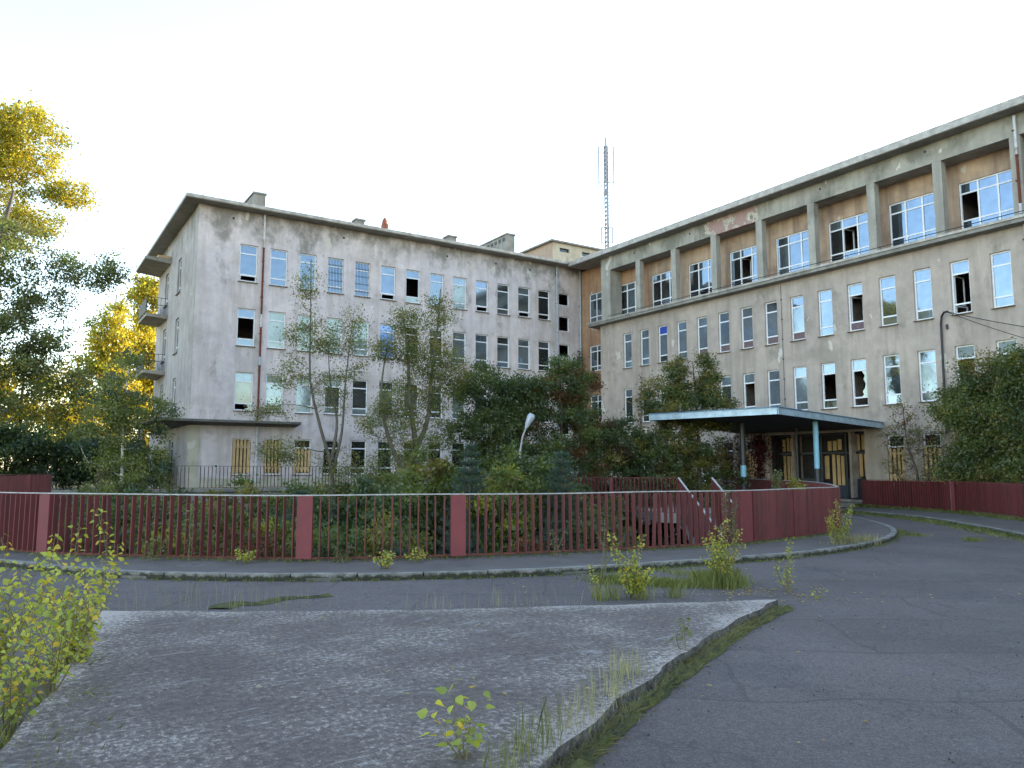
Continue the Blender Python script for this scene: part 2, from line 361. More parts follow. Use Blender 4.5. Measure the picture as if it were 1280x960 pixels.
G = dict(
 dark=[(0.043, 0.068, 0.025), (0.065, 0.098, 0.033), (0.095, 0.130, 0.040), (0.055, 0.077, 0.040)],
 mid=[(0.066, 0.096, 0.026), (0.102, 0.138, 0.034), (0.144, 0.168, 0.043), (0.084, 0.108, 0.038)],
 blueg=[(0.054, 0.095, 0.070), (0.072, 0.117, 0.090), (0.041, 0.072, 0.050), (0.090, 0.126, 0.095)],
 olive=[(0.099, 0.116, 0.028), (0.171, 0.171, 0.040), (0.242, 0.198, 0.046), (0.132, 0.088, 0.033)],
 yellow=[(0.46, 0.37, 0.03), (0.55, 0.42, 0.03), (0.36, 0.33, 0.04), (0.20, 0.22, 0.04)],
 yelgreen=[(0.13, 0.17, 0.025), (0.22, 0.24, 0.035), (0.30, 0.26, 0.03), (0.17, 0.20, 0.03)],
 sapling=[(0.24, 0.29, 0.05), (0.36, 0.40, 0.07), (0.46, 0.43, 0.06), (0.30, 0.34, 0.06), (0.55, 0.38, 0.045)],
 rust=[(0.13, 0.045, 0.02), (0.18, 0.075, 0.025), (0.10, 0.06, 0.025), (0.07, 0.06, 0.02)],
 redvine=[(0.09, 0.014, 0.018), (0.12, 0.02, 0.022), (0.06, 0.025, 0.018)],
 brownvine=[(0.09, 0.035, 0.022), (0.06, 0.03, 0.02), (0.12, 0.05, 0.025), (0.04, 0.05, 0.02)],
 birch=[(0.098, 0.132, 0.037), (0.144, 0.172, 0.048), (0.218, 0.218, 0.057), (0.086, 0.115, 0.052)],
 pale=[(0.12, 0.14, 0.06), (0.17, 0.18, 0.08), (0.14, 0.12, 0.05), (0.09, 0.12, 0.05)],
 grass=[(0.10, 0.14, 0.03), (0.18, 0.21, 0.05), (0.28, 0.26, 0.10), (0.13, 0.17, 0.04)],
 straw=[(0.36, 0.32, 0.19), (0.28, 0.26, 0.15), (0.22, 0.23, 0.10)],
 litter=[(0.42, 0.30, 0.06), (0.50, 0.36, 0.10), (0.28, 0.16, 0.05), (0.35, 0.33, 0.10)],
)
LM = {k: leafmat("leaf_" + k, v) for k, v in G.items()}

# ------------------------------------------------------------------ object helpers
def link(o, parent=None):
    col.objects.link(o)
    if parent is not None: o.parent = parent
    return o
def tag(o, label=None, cat=None, group=None, kind=None):
    if label: o['label'] = label
    if cat: o['category'] = cat
    if group: o['group'] = group
    if kind: o['kind'] = kind
    return o
def empty(name, loc=(0, 0, 0), rz=0):
    o = bpy.data.objects.new(name, None); o.empty_display_size = 0.3
    o.location = loc; o.rotation_euler = (0, 0, rz); col.objects.link(o); return o

class MB:
    """collects geometry; every face remembers a material slot"""
    def __init__(s): s.v = []; s.f = []; s.mi = []
    def face(s, pts, m=0):
        i = len(s.v); s.v += [tuple(p) for p in pts]; s.f.append(tuple(range(i, i + len(pts)))); s.mi.append(m)
    def box(s, x0, y0, z0, x1, y1, z1, m=0):
        i = len(s.v)
        s.v += [(x0, y0, z0), (x1, y0, z0), (x1, y1, z0), (x0, y1, z0), (x0, y0, z1), (x1, y0, z1), (x1, y1, z1), (x0, y1, z1)]
        for q in ((0, 3, 2, 1), (4, 5, 6, 7), (0, 1, 5, 4), (1, 2, 6, 5), (2, 3, 7, 6), (3, 0, 4, 7)):
            s.f.append(tuple(i + k for k in q)); s.mi.append(m)
    def obox(s, c, a, b, cc, m=0):
        """oriented box: centre c, half vectors a, b, cc"""
        c, a, b, cc = map(Vector, (c, a, b, cc)); i = len(s.v)
        for sz in (-1, 1):
            for sx, sy in ((-1, -1), (1, -1), (1, 1), (-1, 1)):
                s.v.append(tuple(c + a * sx + b * sy + cc * sz))
        for q in ((0, 3, 2, 1), (4, 5, 6, 7), (0, 1, 5, 4), (1, 2, 6, 5), (2, 3, 7, 6), (3, 0, 4, 7)):
            s.f.append(tuple(i + k for k in q)); s.mi.append(m)
    def tube(s, pts, rad, n=6, m=0, cap=True):
        pts = [Vector(p) for p in pts]
        if not hasattr(rad, '__len__'): rad = [rad] * len(pts)
        rings = []
        for k, p in enumerate(pts):
            d = (pts[min(k + 1, len(pts) - 1)] - pts[max(k - 1, 0)])
            if d.length < 1e-6: d = Vector((0, 0, 1))
            d.normalize()
            ref = Vector((1, 0, 0)) if abs(d.x) < 0.8 else Vector((0, 1, 0))
            a = d.cross(ref).normalized(); b = d.cross(a)
            i = len(s.v); rings.append(i)
            for j in range(n):
                t = 2 * math.pi * j / n
                s.v.append(tuple(p + (a * math.cos(t) + b * math.sin(t)) * rad[k]))
        for r0, r1 in zip(rings, rings[1:]):
            for j in range(n):
                s.f.append((r0 + j, r0 + (j + 1) % n, r1 + (j + 1) % n, r1 + j)); s.mi.append(m)
        if cap:
            s.f.append(tuple(rings[0] + j for j in range(n))[::-1]); s.mi.append(m)
            s.f.append(tuple(rings[-1] + j for j in range(n))); s.mi.append(m)
    def prism(s, poly, z0, z1, m=0, mside=None):
        """vertical prism over a ccw polygon [(x,y)]; z may be a number or list"""
        n = len(poly)
        zt = z1 if hasattr(z1, '__len__') else [z1] * n
        zb = z0 if hasattr(z0, '__len__') else [z0] * n
        i = len(s.v)
        s.v += [(p[0], p[1], b) for p, b in zip(poly, zb)] + [(p[0], p[1], t) for p, t in zip(poly, zt)]
        s.f.append(tuple(i + k for k in range(n))[::-1]); s.mi.append(m)
        s.f.append(tuple(i + n + k for k in range(n))); s.mi.append(m)
        for k in range(n):
            j = (k + 1) % n
            s.f.append((i + k, i + j, i + n + j, i + n + k)); s.mi.append(m if mside is None else mside)
    def mesh(s, name, mats, smooth=False):
        me = bpy.data.meshes.new(name)
        me.from_pydata(s.v, [], s.f)
        if not isinstance(mats, (list, tuple)): mats = [mats]
        for m in mats: me.materials.append(m)
        if any(s.mi): me.polygons.foreach_set("material_index", s.mi)
        if smooth: me.polygons.foreach_set("use_smooth", [True] * len(me.polygons))
        me.update()
        return me
    def build(s, name, mats, parent=None, smooth=False, loc=None):
        o = bpy.data.objects.new(name, s.mesh(name, mats, smooth))
        if loc is not None: o.location = loc
        return link(o, parent)
def inst(name, me, parent=None, loc=(0, 0, 0), rz=0):
    o = bpy.data.objects.new(name, me); o.location = loc; o.rotation_euler = (0, 0, rz)
    return link(o, parent)
def recalc(o):
    bm = bmesh.new(); bm.from_mesh(o.data); bmesh.ops.recalc_face_normals(bm, faces=bm.faces)
    bm.to_mesh(o.data); bm.free(); return o
def tri(o):
    bm = bmesh.new(); bm.from_mesh(o.data)
    bmesh.ops.triangulate(bm, faces=[f for f in bm.faces if len(f.verts) > 4], ngon_method='EAR_CLIP')
    bm.to_mesh(o.data); bm.free(); return o

def npmesh(name, verts, nper, mat):
    """verts: (N, nper, 3) array of separate polygons"""
    N = verts.shape[0]
    me = bpy.data.meshes.new(name)
    me.vertices.add(N * nper); me.vertices.foreach_set("co", verts.reshape(-1).astype(np.float32))
    me.loops.add(N * nper); me.loops.foreach_set("vertex_index", np.arange(N * nper, dtype=np.int32))
    me.polygons.add(N); me.polygons.foreach_set("loop_start", np.arange(0, N * nper, nper, dtype=np.int32))
    me.polygons.foreach_set("loop_total", np.full(N, nper, dtype=np.int32))
    me.materials.append(mat); me.update(calc_edges=True)
    return me

def catmull(pts, per=8):
    P = [np.array(p, float) for p in pts]
    P = [2 * P[0] - P[1]] + P + [2 * P[-1] - P[-2]]
    out = []
    for i in range(1, len(P) - 2):
        a, b, c, d = P[i - 1], P[i], P[i + 1], P[i + 2]
        for k in range(per):
            u = k / per
            out.append(0.5 * ((2 * b) + (-a + c) * u + (2 * a - 5 * b + 4 * c - d) * u * u + (-a + 3 * b - 3 * c + d) * u ** 3))
    out.append(P[-2]); return out
def resample(pts, step):
    pts = [np.array(p, float) for p in pts]; out = []; acc = 0.0; nxt = 0.0
    for a, b in zip(pts, pts[1:]):
        L = np.linalg.norm(b - a)
        while nxt <= acc + L and L > 0:
            u = (nxt - acc) / L; out.append((a + (b - a) * u, (b - a) / L)); nxt += step
        acc += L
    return out
def offset(pts, d):
    """shift a 2D polyline sideways (left positive)"""
    out = []
    for i, p in enumerate(pts):
        a = pts[max(0, i - 1)]; b = pts[min(len(pts) - 1, i + 1)]
        t = np.array(b[:2]) - np.array(a[:2]); t = t / (np.linalg.norm(t) + 1e-9)
        out.append(np.array([p[0] - t[1] * d, p[1] + t[0] * d]))
    return out

# ================================================================== GROUND
FENCE_CTRL = [(-2.2, 27.0), (-1.6, 22.5), (-0.6, 19.5), (0.66, 17.07), (2.56, 15.07), (4.42, 13.43), (6.9, 12.40), (9.74, 11.75), (12.2, 11.42), (13.9, 11.42), (15.9, 11.7), (17.6, 12.15),
              (18.45, 12.55), (19.2, 13.15), (20.26, 14.02), (23.17, 16.43), (24.75, 18.1), (26.5, 20.5), (28.7, 23.5), (31.6, 27.3)]
FPATH = catmull(FENCE_CTRL, 10)
KERB_CTRL = [(-5.2, 25.0), (-2.6, 20.2), (-0.02, 16.6), (1.59, 13.76), (3.77, 11.9), (5.87, 10.86), (7.6, 10.25), (9.4, 9.98), (11.0, 9.80), (13.0, 9.72), (15.4, 10.05), (17.6, 10.7), (19.6, 11.75), (21.3, 13.0), (22.9, 14.6), (24.6, 16.7), (26.6, 19.2), (28.3, 21.6), (29.4, 23.3)]
KPATH = catmull(KERB_CTRL, 8)
RFENCE_CTRL = [(31.2, 20.0), (30.57, 19.0), (30.1, 17.0), (29.3, 15.0), (28.3, 13.3), (27.0, 11.87), (24.6, 9.3), (21.4, 6.0), (18.5, 3.0), (14.0, -2.0)]
RFPATH = catmull(RFENCE_CTRL, 8)
RKERB_CTRL = [(28.9, 20.3), (28.2, 18.9), (27.2, 17.1), (26.1, 14.8), (24.2, 12.4), (21.3, 9.4), (18.4, 6.3), (15.4, 3.2), (11.0, -1.8)]
RKPATH = catmull(RKERB_CTRL, 8)
ROAD_Z = -0.095

def in_poly(x, y, poly):
    c = False; n = len(poly); j = n - 1
    for i in range(n):
        xi, yi = poly[i][0], poly[i][1]; xj, yj = poly[j][0], poly[j][1]
        if (yi > y) != (yj > y) and x < (xj - xi) * (y - yi) / (yj - yi) + xi: c = not c
        j = i
    return c
MOAT_Z = -2.4
inner = offset(FPATH, 0.55)
moat_poly = [tuple(p) for p in inner] + [(32.5, 28.5), (32.5, 36.3), (3.0, 36.3), (1.0, 32.0)]
rf_poly = [tuple(p[:2]) for p in RFPATH] + [(30, -20), (60, -20), (60, 25), (32, 25)]
def ground_h(x, y):
    if in_poly(x, y, moat_poly): return MOAT_Z
    if y > 36.25 or (y > 24 and x < 3) or (x < -3.5 and y > 26): return 0.47
    if in_poly(x, y, rf_poly): return -0.03
    return -0.30
xs = [-400, -150, -60, -30] + list(np.arange(-15, 42.01, 0.5)) + [60, 150, 400]
ys = [-300, -100, -40, -15] + list(np.arange(0, 42.01, 0.5)) + [60, 90, 150, 300, 700]
g = MB()
for yv in ys:
    for xv in xs:
        h = ground_h(xv, yv)
        if yv > 45: h = 0.47
        if h == MOAT_Z: h += 0.25 * math.sin(xv * 1.7) * math.cos(yv * 1.3)
        g.v.append((xv, yv, h))
nx = len(xs)
for j in range(len(ys) - 1):
    for i in range(nx - 1):
        a = j * nx + i
        g.f.append((a, a + 1, a + nx + 1, a + nx)); g.mi.append(0)
tag(g.build("ground", MAT['soil'], smooth=True), kind='structure')

# road sheet
road = [tuple(p[:2]) for p in KPATH] + [(29.6, 22.2), (29.1, 20.6)] + [tuple(p[:2]) for p in RKPATH] + [(30, -32), (-60, -32), (-60, 60), (-12, 60)]
g = MB(); g.face([(x, y, ROAD_Z) for x, y in road][::-1])
tag(recalc(tri(g.build("road", MAT['asphalt']))), kind='structure')
# pavements
def strip(name, A, B, z, mat, kind='structure'):
    m = MB(); n = min(len(A), len(B))
    for k in range(n - 1):
        m.face([(A[k][0], A[k][1], z), (A[k + 1][0], A[k + 1][1], z), (B[k + 1][0], B[k + 1][1], z), (B[k][0], B[k][1], z)])
    return tag(recalc(m.build(name, mat)), kind=kind)
pav = [tuple(p[:2]) for p in offset(KPATH, 0.04)] + [(31.0, 26.0)] + [tuple(p) for p in offset(FPATH, 0.30)][::-1]
g = MB(); g.face([(x, y, 0.0) for x, y in pav])
tag(recalc(tri(g.build("pavement", MAT['pavement']))), kind='structure')
rp = [tuple(p) for p in offset(RKPATH, 0.04)] + [tuple(p) for p in offset(RFPATH, 0.3)][::-1]
g = MB(); g.face([(x, y, 0.0) for x, y in rp])
tag(recalc(tri(g.build("pavement", MAT['pavement']))), kind='structure')
# kerbs of single stones
def kerb(name, path):
    root = MB()
    st = resample(path, 1.0)
    for k, (p, d) in enumerate(st[:-1]):
        q = st[k + 1][0]; mid = (p + q) / 2; L = np.linalg.norm(q - p); dd = (q - p) / L
        a = Vector((dd[0], dd[1], 0)) * (L / 2 - 0.008); b = Vector((-dd[1], dd[0], 0)) * 0.065
        jz = random.uniform(-0.007, 0.007)
        s = MB(); s.obox((0, 0, 0), a, b, (0, 0, 0.14))
        yield s, (mid[0] + random.uniform(-.006, .006), mid[1] + random.uniform(-.006, .006), -0.128 + jz)
for nm, path in (("kerb", KPATH), ("kerb", RKPATH)):
    base = MB()
    A, B = offset(path, -0.05), offset(path, 0.05)
    for k in range(len(A) - 1):
        base.face([(A[k][0], A[k][1], -0.05), (A[k + 1][0], A[k + 1][1], -0.05), (B[k + 1][0], B[k + 1][1], -0.05), (B[k][0], B[k][1], -0.05)])
        base.face([(A[k][0], A[k][1], -0.3), (A[k + 1][0], A[k + 1][1], -0.3), (A[k + 1][0], A[k + 1][1], -0.05), (A[k][0], A[k][1], -0.05)])
    ko = tag(base.build(nm, MAT['concrete_dark']), kind='structure')
    for s, loc in kerb(nm, path):
        s.build("kerb_stone", MAT['kerb'], ko, loc=loc)

# retaining wall under the curved fence
m = MB()
A, B = offset(FPATH, 0.12), offset(FPATH, 0.34)
for k in range(len(A) - 1):
    a0, a1, b0, b1 = A[k], A[k + 1], B[k], B[k + 1]
    m.face([(a0[0], a0[1], .035), (a1[0], a1[1], .035), (b1[0], b1[1], .035), (b0[0], b0[1], .035)])
    m.face([(b0[0], b0[1], .035), (b1[0], b1[1], .035), (b1[0], b1[1], -2.8), (b0[0], b0[1], -2.8)])
    m.face([(a0[0], a0[1], -.03), (a1[0], a1[1], -.03), (a1[0], a1[1], .035), (a0[0], a0[1], .035)])
tag(recalc(m.build("retaining_wall", MAT['concrete_dark'])), "curved dark concrete wall under the red fence holding up the pavement", "wall")
# far retaining wall of the terrace
m = MB(); m.box(1.0, 36.05, -2.8, 32.0, 36.35, 0.60); m.box(0.9, 35.93, 0.60, 32.0, 36.45, 0.74)
tag(m.build("retaining_wall", MAT['concrete']), "long pale concrete wall with coping below the brown railing", "wall")

# traffic island slab
ISL = [(0.72, 10.29), (0.74, 9.5), (0.62, 8.14), (0.34, 6.56), (0.03, 5.4), (-0.5, 4.0), (-1.3, 2.2), (-2.0, 0.0), (-0.4, 0.6), (0.9, 1.9), (1.7, 2.75), (2.45, 3.55), (3.43, 4.15), (5.12, 5.06), (6.6, 5.78), (8.06, 6.38), (7.3, 6.72), (6.42, 7.07), (4.25, 8.05), (2.29, 9.17)]
dense = []
for i in range(len(ISL)):
    a = np.array(ISL[i]); b = np.array(ISL[(i + 1) % len(ISL)]); n = max(1, int(np.linalg.norm(b - a) / 0.12))
    for k in range(n): dense.append(a + (b - a) * k / n)
dn = []
for i, p in enumerate(dense):
    q = dense[(i + 1) % len(dense)]; t_ = q - p; t_ /= np.linalg.norm(t_) + 1e-9
    w = 0.018 * math.sin(i * 0.7) + random.uniform(-0.012, 0.012)
    dn.append((p[0] - t_[1] * w, p[1] + t_[0] * w))
m = MB()
m.face([(x, y, 0.0) for x, y in dn], 0)
for i in range(len(dn)):
    a, b = dn[i], dn[(i + 1) % len(dn)]
    m.face([(a[0], a[1], 0.0), (b[0], b[1], 0.0), (b[0], b[1], -0.2), (a[0], a[1], -0.2)], 1)
o = recalc(tri(m.build("island_slab", [MAT['slab'], MAT['slab_edge']]))); tag(o, kind='structure')

# entrance landing
m = MB(); m.prism([(28.7, 20.45), (33.6, 20.0), (33.6, 27.0), (31.2, 27.0), (29.3, 23.5)], -0.2, 0.13)
tag(m.build("entrance_step", MAT['concrete']), kind='structure')

# ================================================================== WINDOWS
_wc = {}
def wall_mesh(mb, O, A, W, z0, z1, rects, N, depth, mi=0, mrev=0):
    """wall in the plane through O along A with rectangular openings and reveals going in by depth (against N)"""
    O, A, N = Vector(O), Vector(A), Vector(N)
    as_ = sorted(set([0, W] + [r[0] for r in rects] + [r[1] for r in rects]))
    zs = sorted(set([z0, z1] + [r[2] for r in rects] + [r[3] for r in rects]))
    P = lambda a, z, d=0: Vector((O.x, O.y, 0)) + A * a + Vector((0, 0, z)) - N * d
    for a0, a1 in zip(as_, as_[1:]):
        for b0, b1 in zip(zs, zs[1:]):
            am, bmz = (a0 + a1) / 2, (b0 + b1) / 2
            if any(r[0] < am < r[1] and r[2] < bmz < r[3] for r in rects): continue
            mb.face([P(a0, b0), P(a1, b0), P(a1, b1), P(a0, b1)], mi)
    for r in rects:
        a0, a1, b0, b1 = r
        for q in (((a0, b0), (a1, b0)), ((a1, b0), (a1, b1)), ((a1, b1), (a0, b1)), ((a0, b1), (a0, b0))):
            (pa, pz_), (qa, qz) = q
            mb.face([P(pa, pz_), P(pa, pz_, depth), P(qa, qz, depth), P(qa, qz)], mrev)

def frame_mesh(w, h, splits_z, splits_x, th=0.065, key=None, mat='frame_white', dep=0.07):
    k = ('f', round(w, 3), round(h, 3), tuple(splits_z), tuple(splits_x), mat)
    if k in _wc: return _wc[k]
    m = MB(); t = th
    m.box(-w / 2, -dep / 2, 0, -w / 2 + t, dep / 2, h); m.box(w / 2 - t, -dep / 2, 0, w / 2, dep / 2, h)
    m.box(-w / 2 + t, -dep / 2, 0, w / 2 - t, dep / 2, t); m.box(-w / 2 + t, -dep / 2, h - t, w / 2 - t, dep / 2, h)
    for z in splits_z: m.box(-w / 2 + t, -dep / 2 + .004, z - t / 2, w / 2 - t, dep / 2 - .004, z + t / 2)
    for x in splits_x: m.box(x - t * .55, -dep / 2 + .002, t, x + t * .55, dep / 2 - .002, h - t)
    _wc[k] = m.mesh("window_frame", MAT[mat]); return _wc[k]
def pane_mesh(w, h, mat):
    k = ('p', round(w, 3), round(h, 3), mat)
    if k in _wc: return _wc[k]
    m = MB(); m.box(-w / 2, -0.006, 0, w / 2, 0.006, h)
    _wc[k] = m.mesh("pane", MAT[mat]); return _wc[k]
def sill_mesh(w):
    k = ('s', round(w, 3))
    if k in _wc: return _wc[k]
    m = MB(); m.box(-w / 2 - .04, -0.20, -0.035, w / 2 + .04, 0.02, -0.003)
    _wc[k] = m.mesh("sill", MAT['sill']); return _wc[k]
def broken_mesh(w, h, mat):
    k = ('b', round(w, 3), round(h, 3), mat)
    if k in _wc: return _wc[k]
    m = MB()
    pts = [(w / 2, 0), (w / 2, h), (w * .1, h), (w * .32, h * .82), (w * .22, h * .66), (w * .36, h * .5), (w * .3, h * .33), (w * .12, h * .2), (w * .2, h * .08), (w * .05, 0)]
    m.face([(x, 0, z) for x, z in pts]); _wc[k] = m.mesh("pane", MAT[mat]); return _wc[k]
def boards_mesh(w, h, n, seed):
    k = ('bd', round(w, 3), round(h, 3), n, seed)
    if k in _wc: return _wc[k]
    m = MB(); rr = random.Random(seed); pw = w / n
    for i in range(n):
        x = -w / 2 + pw * (i + .5); ww = pw * rr.uniform(.52, .80)
        m.box(x - ww / 2, -0.06 - rr.uniform(0, .02), rr.uniform(.0, .10), x + ww / 2, -0.03, h - rr.uniform(0, .12))
    m.box(-w / 2, -0.03, h * .16, w / 2, -0.005, h * .16 + .09); m.box(-w / 2, -0.03, h * .8, w / 2, -0.005, h * .8 + .09)
    _wc[k] = m.mesh("board", MAT['board']); return _wc[k]

def window(parent, loc, rz, w, h, state='glass', sill=True, tr=(0.19, 0.76)):
    """three lights one above another. state: one code, or (top, mid, low)"""
    st = (state,) * 3 if isinstance(state, str) else state
    zs = (h * tr[0], h * tr[1]); t = 0.055
    f = inst("window", frame_mesh(w, h, zs, ()), parent, loc, rz)
    ranges = ((t, zs[0] - t / 2), (zs[0] + t / 2, zs[1] - t / 2), (zs[1] + t / 2, h - t))
    for (a, b), s in zip(ranges, st[::-1]):
        pw = w - 2 * t; ph = b - a
        if s == 'open':
            sash = MB()
            for q in ((-pw / 2, 0, -pw / 2 + .05, ph), (pw / 2 - .05, 0, pw / 2, ph), (-pw / 2 + .05, 0, pw / 2 - .05, .05), (-pw / 2 + .05, ph - .05, pw / 2 - .05, ph)):
                sash.box(q[0] + pw / 2, -.02, q[1], q[2] + pw / 2, .02, q[3])
            so = sash.build("sash", MAT['frame_white'], f); so.location = (-pw / 2, 0.05, a); so.rotation_euler = (0, 0, R(random.choice((68, 76, 84))))
        elif s == 'hole': pass
        elif s == 'tilt':
            so = inst("sash", frame_mesh(pw, ph, (), (), 0.04), f, (0, -.02, a)); so.rotation_euler = (R(14), 0, 0)
        elif s == 'broken': inst("pane", broken_mesh(pw, ph, 'glass_blind'), f, (0, 0, a))
        elif s == 'boards':
            pass
        else: inst("pane", pane_mesh(pw, ph, s), f, (0, 0, a)).rotation_euler = (R(random.uniform(-.6, .6)), 0, R(random.uniform(-.8, .8)))
    if 'boards' in st:
        hh = h if st[0] == 'boards' else zs[1]
        b = inst("boards", boards_mesh(w - .02, hh - .03, 5 if w > .85 else 4, random.randint(0, 3)), f, (0, -.03, 0.02)); b['kind'] = 'stuff'
    if sill: inst("sill", sill_mesh(w), f, (0, -0.03, 0))
    return f

def tri_window(parent, loc, rz, w, h, grid):
    """three lights wide, three high; grid[row][col], row 0 = top"""
    t = 0.05; xsx = (-w / 2 + w * 0.325, -w / 2 + w * 0.66); zs = (h * .19, h * .77)
    f = inst("window", frame_mesh(w, h, zs, xsx), parent, loc, rz)
    X = (-w / 2 + .055, xsx[0], xsx[1], w / 2 - .055); Z = (.055, zs[0], zs[1], h - .055)
    for ri in range(3):
        for ci in range(3):
            s = grid[2 - ri][ci]; x0, x1 = X[ci] + .025, X[ci + 1] - .025; z0, z1 = Z[ri] + .02, Z[ri + 1] - .02
            if ci == 0: x0 = X[0]
            if ci == 2: x1 = X[3]
            if s == 'hole': continue
            if s == 'open':
                so = inst("sash", frame_mesh(x1 - x0, z1 - z0, (), (), 0.045), f, (x0 + .05, .28, z0)); so.rotation_euler = (0, 0, R(80)); continue
            inst("pane", pane_mesh(x1 - x0, z1 - z0, s), f, ((x0 + x1) / 2, 0, z0)).rotation_euler = (R(random.uniform(-.5, .5)), 0, R(random.uniform(-.9, .9)))
    return f

# ================================================================== LEFT WING (facade in plane Y = 41.9)
V = 41.9; LX0 = 7.65; LX1 = 33.2; LTOP = 15.55; LD = 12.5
left = empty("hospital_wing", (LX0, V, 0.47))
tag(left, "long grey plastered four storey wing with flat roof, rusty downpipe and small corner balconies", "building")
left.location = (0, 0, 0)
LROWS = [(11.62, 13.67), (8.13, 10.17), (4.67, 6.72), (1.30, 3.22)]
LW = 0.95
def lx(k): return 9.80 + 1.632 * k
gl, gd, gk, gb = 'glass', 'glass_dim', 'glass_dark', 'glass_blind'
LST = {
 0: [(gl, gl, 'tilt'), (gl, gl, gl), (gl, gl, gl), (gl, gl, gl), (gl, gl, gl), (gl, gl, 'tilt'), (gl, 'open', gb), (gl, gd, gl), (gd, gb, gb), (gl, gd, 'tilt'), (gk, gd, gd), (gd, gd, 'tilt'), (gk, gk, 'hole')],
 1: [(gl, 'open', gl), (gb, gb, gb), (gb, gb, gb), (gb, gb, gb), (gb, gb, gb), ('glass_blue', 'glass_blue', 'glass_blue'), (gk, gk, gk), (gd, gk, gd), (gd, gd, gd), (gl, gd, gd), (gk, gd, gd), (gd, gd, gd), (gd, gk, gk)],
 2: [(gd, gb, 'broken'), (gk, gd, gk), (gb, gd, gb), (gb, gk, gd), (gk, gk, gd), (gk, gd, gk), (gk, gd, gk), (gk, gk, gk), (gd, gd, gd), (gk, gd, gk), (gk, gk, gk), (gd, gd, gd), (gk, gd, gk)],
 3: [('boards',) * 3, ('boards',) * 3, (gk, 'boards', 'boards')] + [(gk, gk, gk)] * 10,
}
rects = []
for ri, (z0, z1) in enumerate(LROWS):
    for k in range(13):
        rects.append((lx(k) - LX0, lx(k) + LW - LX0, z0, z1))
STAIR = [(12.81, 13.66), (11.0, 12.04), (9.20, 10.09), (5.6, 6.6), (3.9, 4.9)]
for z0, z1 in STAIR: rects.append((31.1 - LX0, 32.0 - LX0, z0, z1))
m = MB()
wall_mesh(m, (LX0, V, 0), (1, 0, 0), LX1 - LX0, 0.30, LTOP, rects, (0, -1, 0), 0.22)
m.build("front_wall", MAT['plaster_grey'], left)
# end wall facing -X
ERECT = []
for z0, z1 in LROWS[:3]:
    ERECT += [(46.35 - V, 48.3 - V - 0.9, z0, z1)]
EW = [(46.4, 47.45), (50.6, 51.7)]
ER = []
for z0, z1 in LROWS[:3]:
    for a, b in EW: ER.append((LX0, a, b, z0, z1))
ER.append((LX0, 50.6, 51.7, 0.6, 2.9)); ER.append((LX0, 46.4, 47.6, 1.3, 3.2))
m = MB()
# along +Y from the corner; plane parameter a = y - V
wall_mesh(m, (LX0, V, 0), (0, 1, 0), LD, 0.30, LTOP, [(a - V, b - V, z0, z1) for _, a, b, z0, z1 in ER], (-1, 0, 0), 0.22)
m.build("end_wall", MAT['plaster_end'], left)
m = MB()
m.face([(LX0, V + LD, 0.3), (46, V + LD, 0.3), (46, V + LD, LTOP), (LX0, V + LD, LTOP)])
m.build("rear_wall", MAT['plaster_grey'], left)
# interior: floors and a corridor wall so that open windows look into rooms
m = MB()
m.box(LX0 + .25, V + 4.2, .3, 33.0, V + 4.35, LTOP - .05)
for z in (0.4, 3.75, 7.25, 10.75, 14.25): m.box(LX0 + .24, V + .24, z, 33.0, V + 4.2, z + .2)
for k in range(0, 14, 2): m.box(lx(k) - .42, V + .24, .6, lx(k) - .30, V + 4.2, LTOP - .1)
m.box(LX0 + 4, V + 4.35, .3, LX0 + 4.12, V + LD - .1, LTOP - .1)
m.build("room_partitions", MAT['interior'], left)
# grey plinth below the ground floor, beige
m = MB(); m.box(LX0 - .05, V - .06, 0.2, LX1, V - .003, 1.12)
m.build("plinth", MAT['plaster_cream'], left)
# roof slab with overhang
EV = V - 0.75
m = MB()
m.prism([(LX0 - .75, EV), (33.2, EV), (33.2, V + LD + .4), (LX0 - .75, V + LD + .4)], 15.50, 15.62)
m.build("eaves_soffit", MAT['soffit'], left)
m = MB()
m.box(LX0 - .79, EV - .04, 15.53, 32.4, EV - .003, 15.70); m.box(LX0 - .79, EV - .003, 15.53, LX0 - .753, V + LD + .4, 15.70)
m.build("eaves_trim", MAT['tin_trim'], left)
m = MB()
m.face([(LX0 - .75, EV, 15.64), (33.2, EV, 15.64), (33.2, V + 6, 16.05), (LX0 - .2, V + 6, 16.05)])
m.face([(LX0 - .2, V + 6, 16.05), (33.2, V + 6, 16.05), (33.2, V + LD + .4, 15.65), (LX0 - .75, V + LD + .4, 15.65)])
m.face([(LX0 - .75, EV, 15.64), (LX0 - .2, V + 6, 16.05), (LX0 - .75, V + LD + .4, 15.65)])
m.build("roof", MAT['roof_felt'], left)
m = MB()   # parapet kerb set back from the eaves, uneven felt edge
for k in range(25):
    x0 = LX0 + .0 + k * 1.0
    m.box(x0, EV + .45, 15.66, x0 + .985, EV + .60, 15.80 + random.uniform(-.02, .03))
m.build("roof_edge_coping", MAT['concrete'], left)['kind'] = 'stuff'
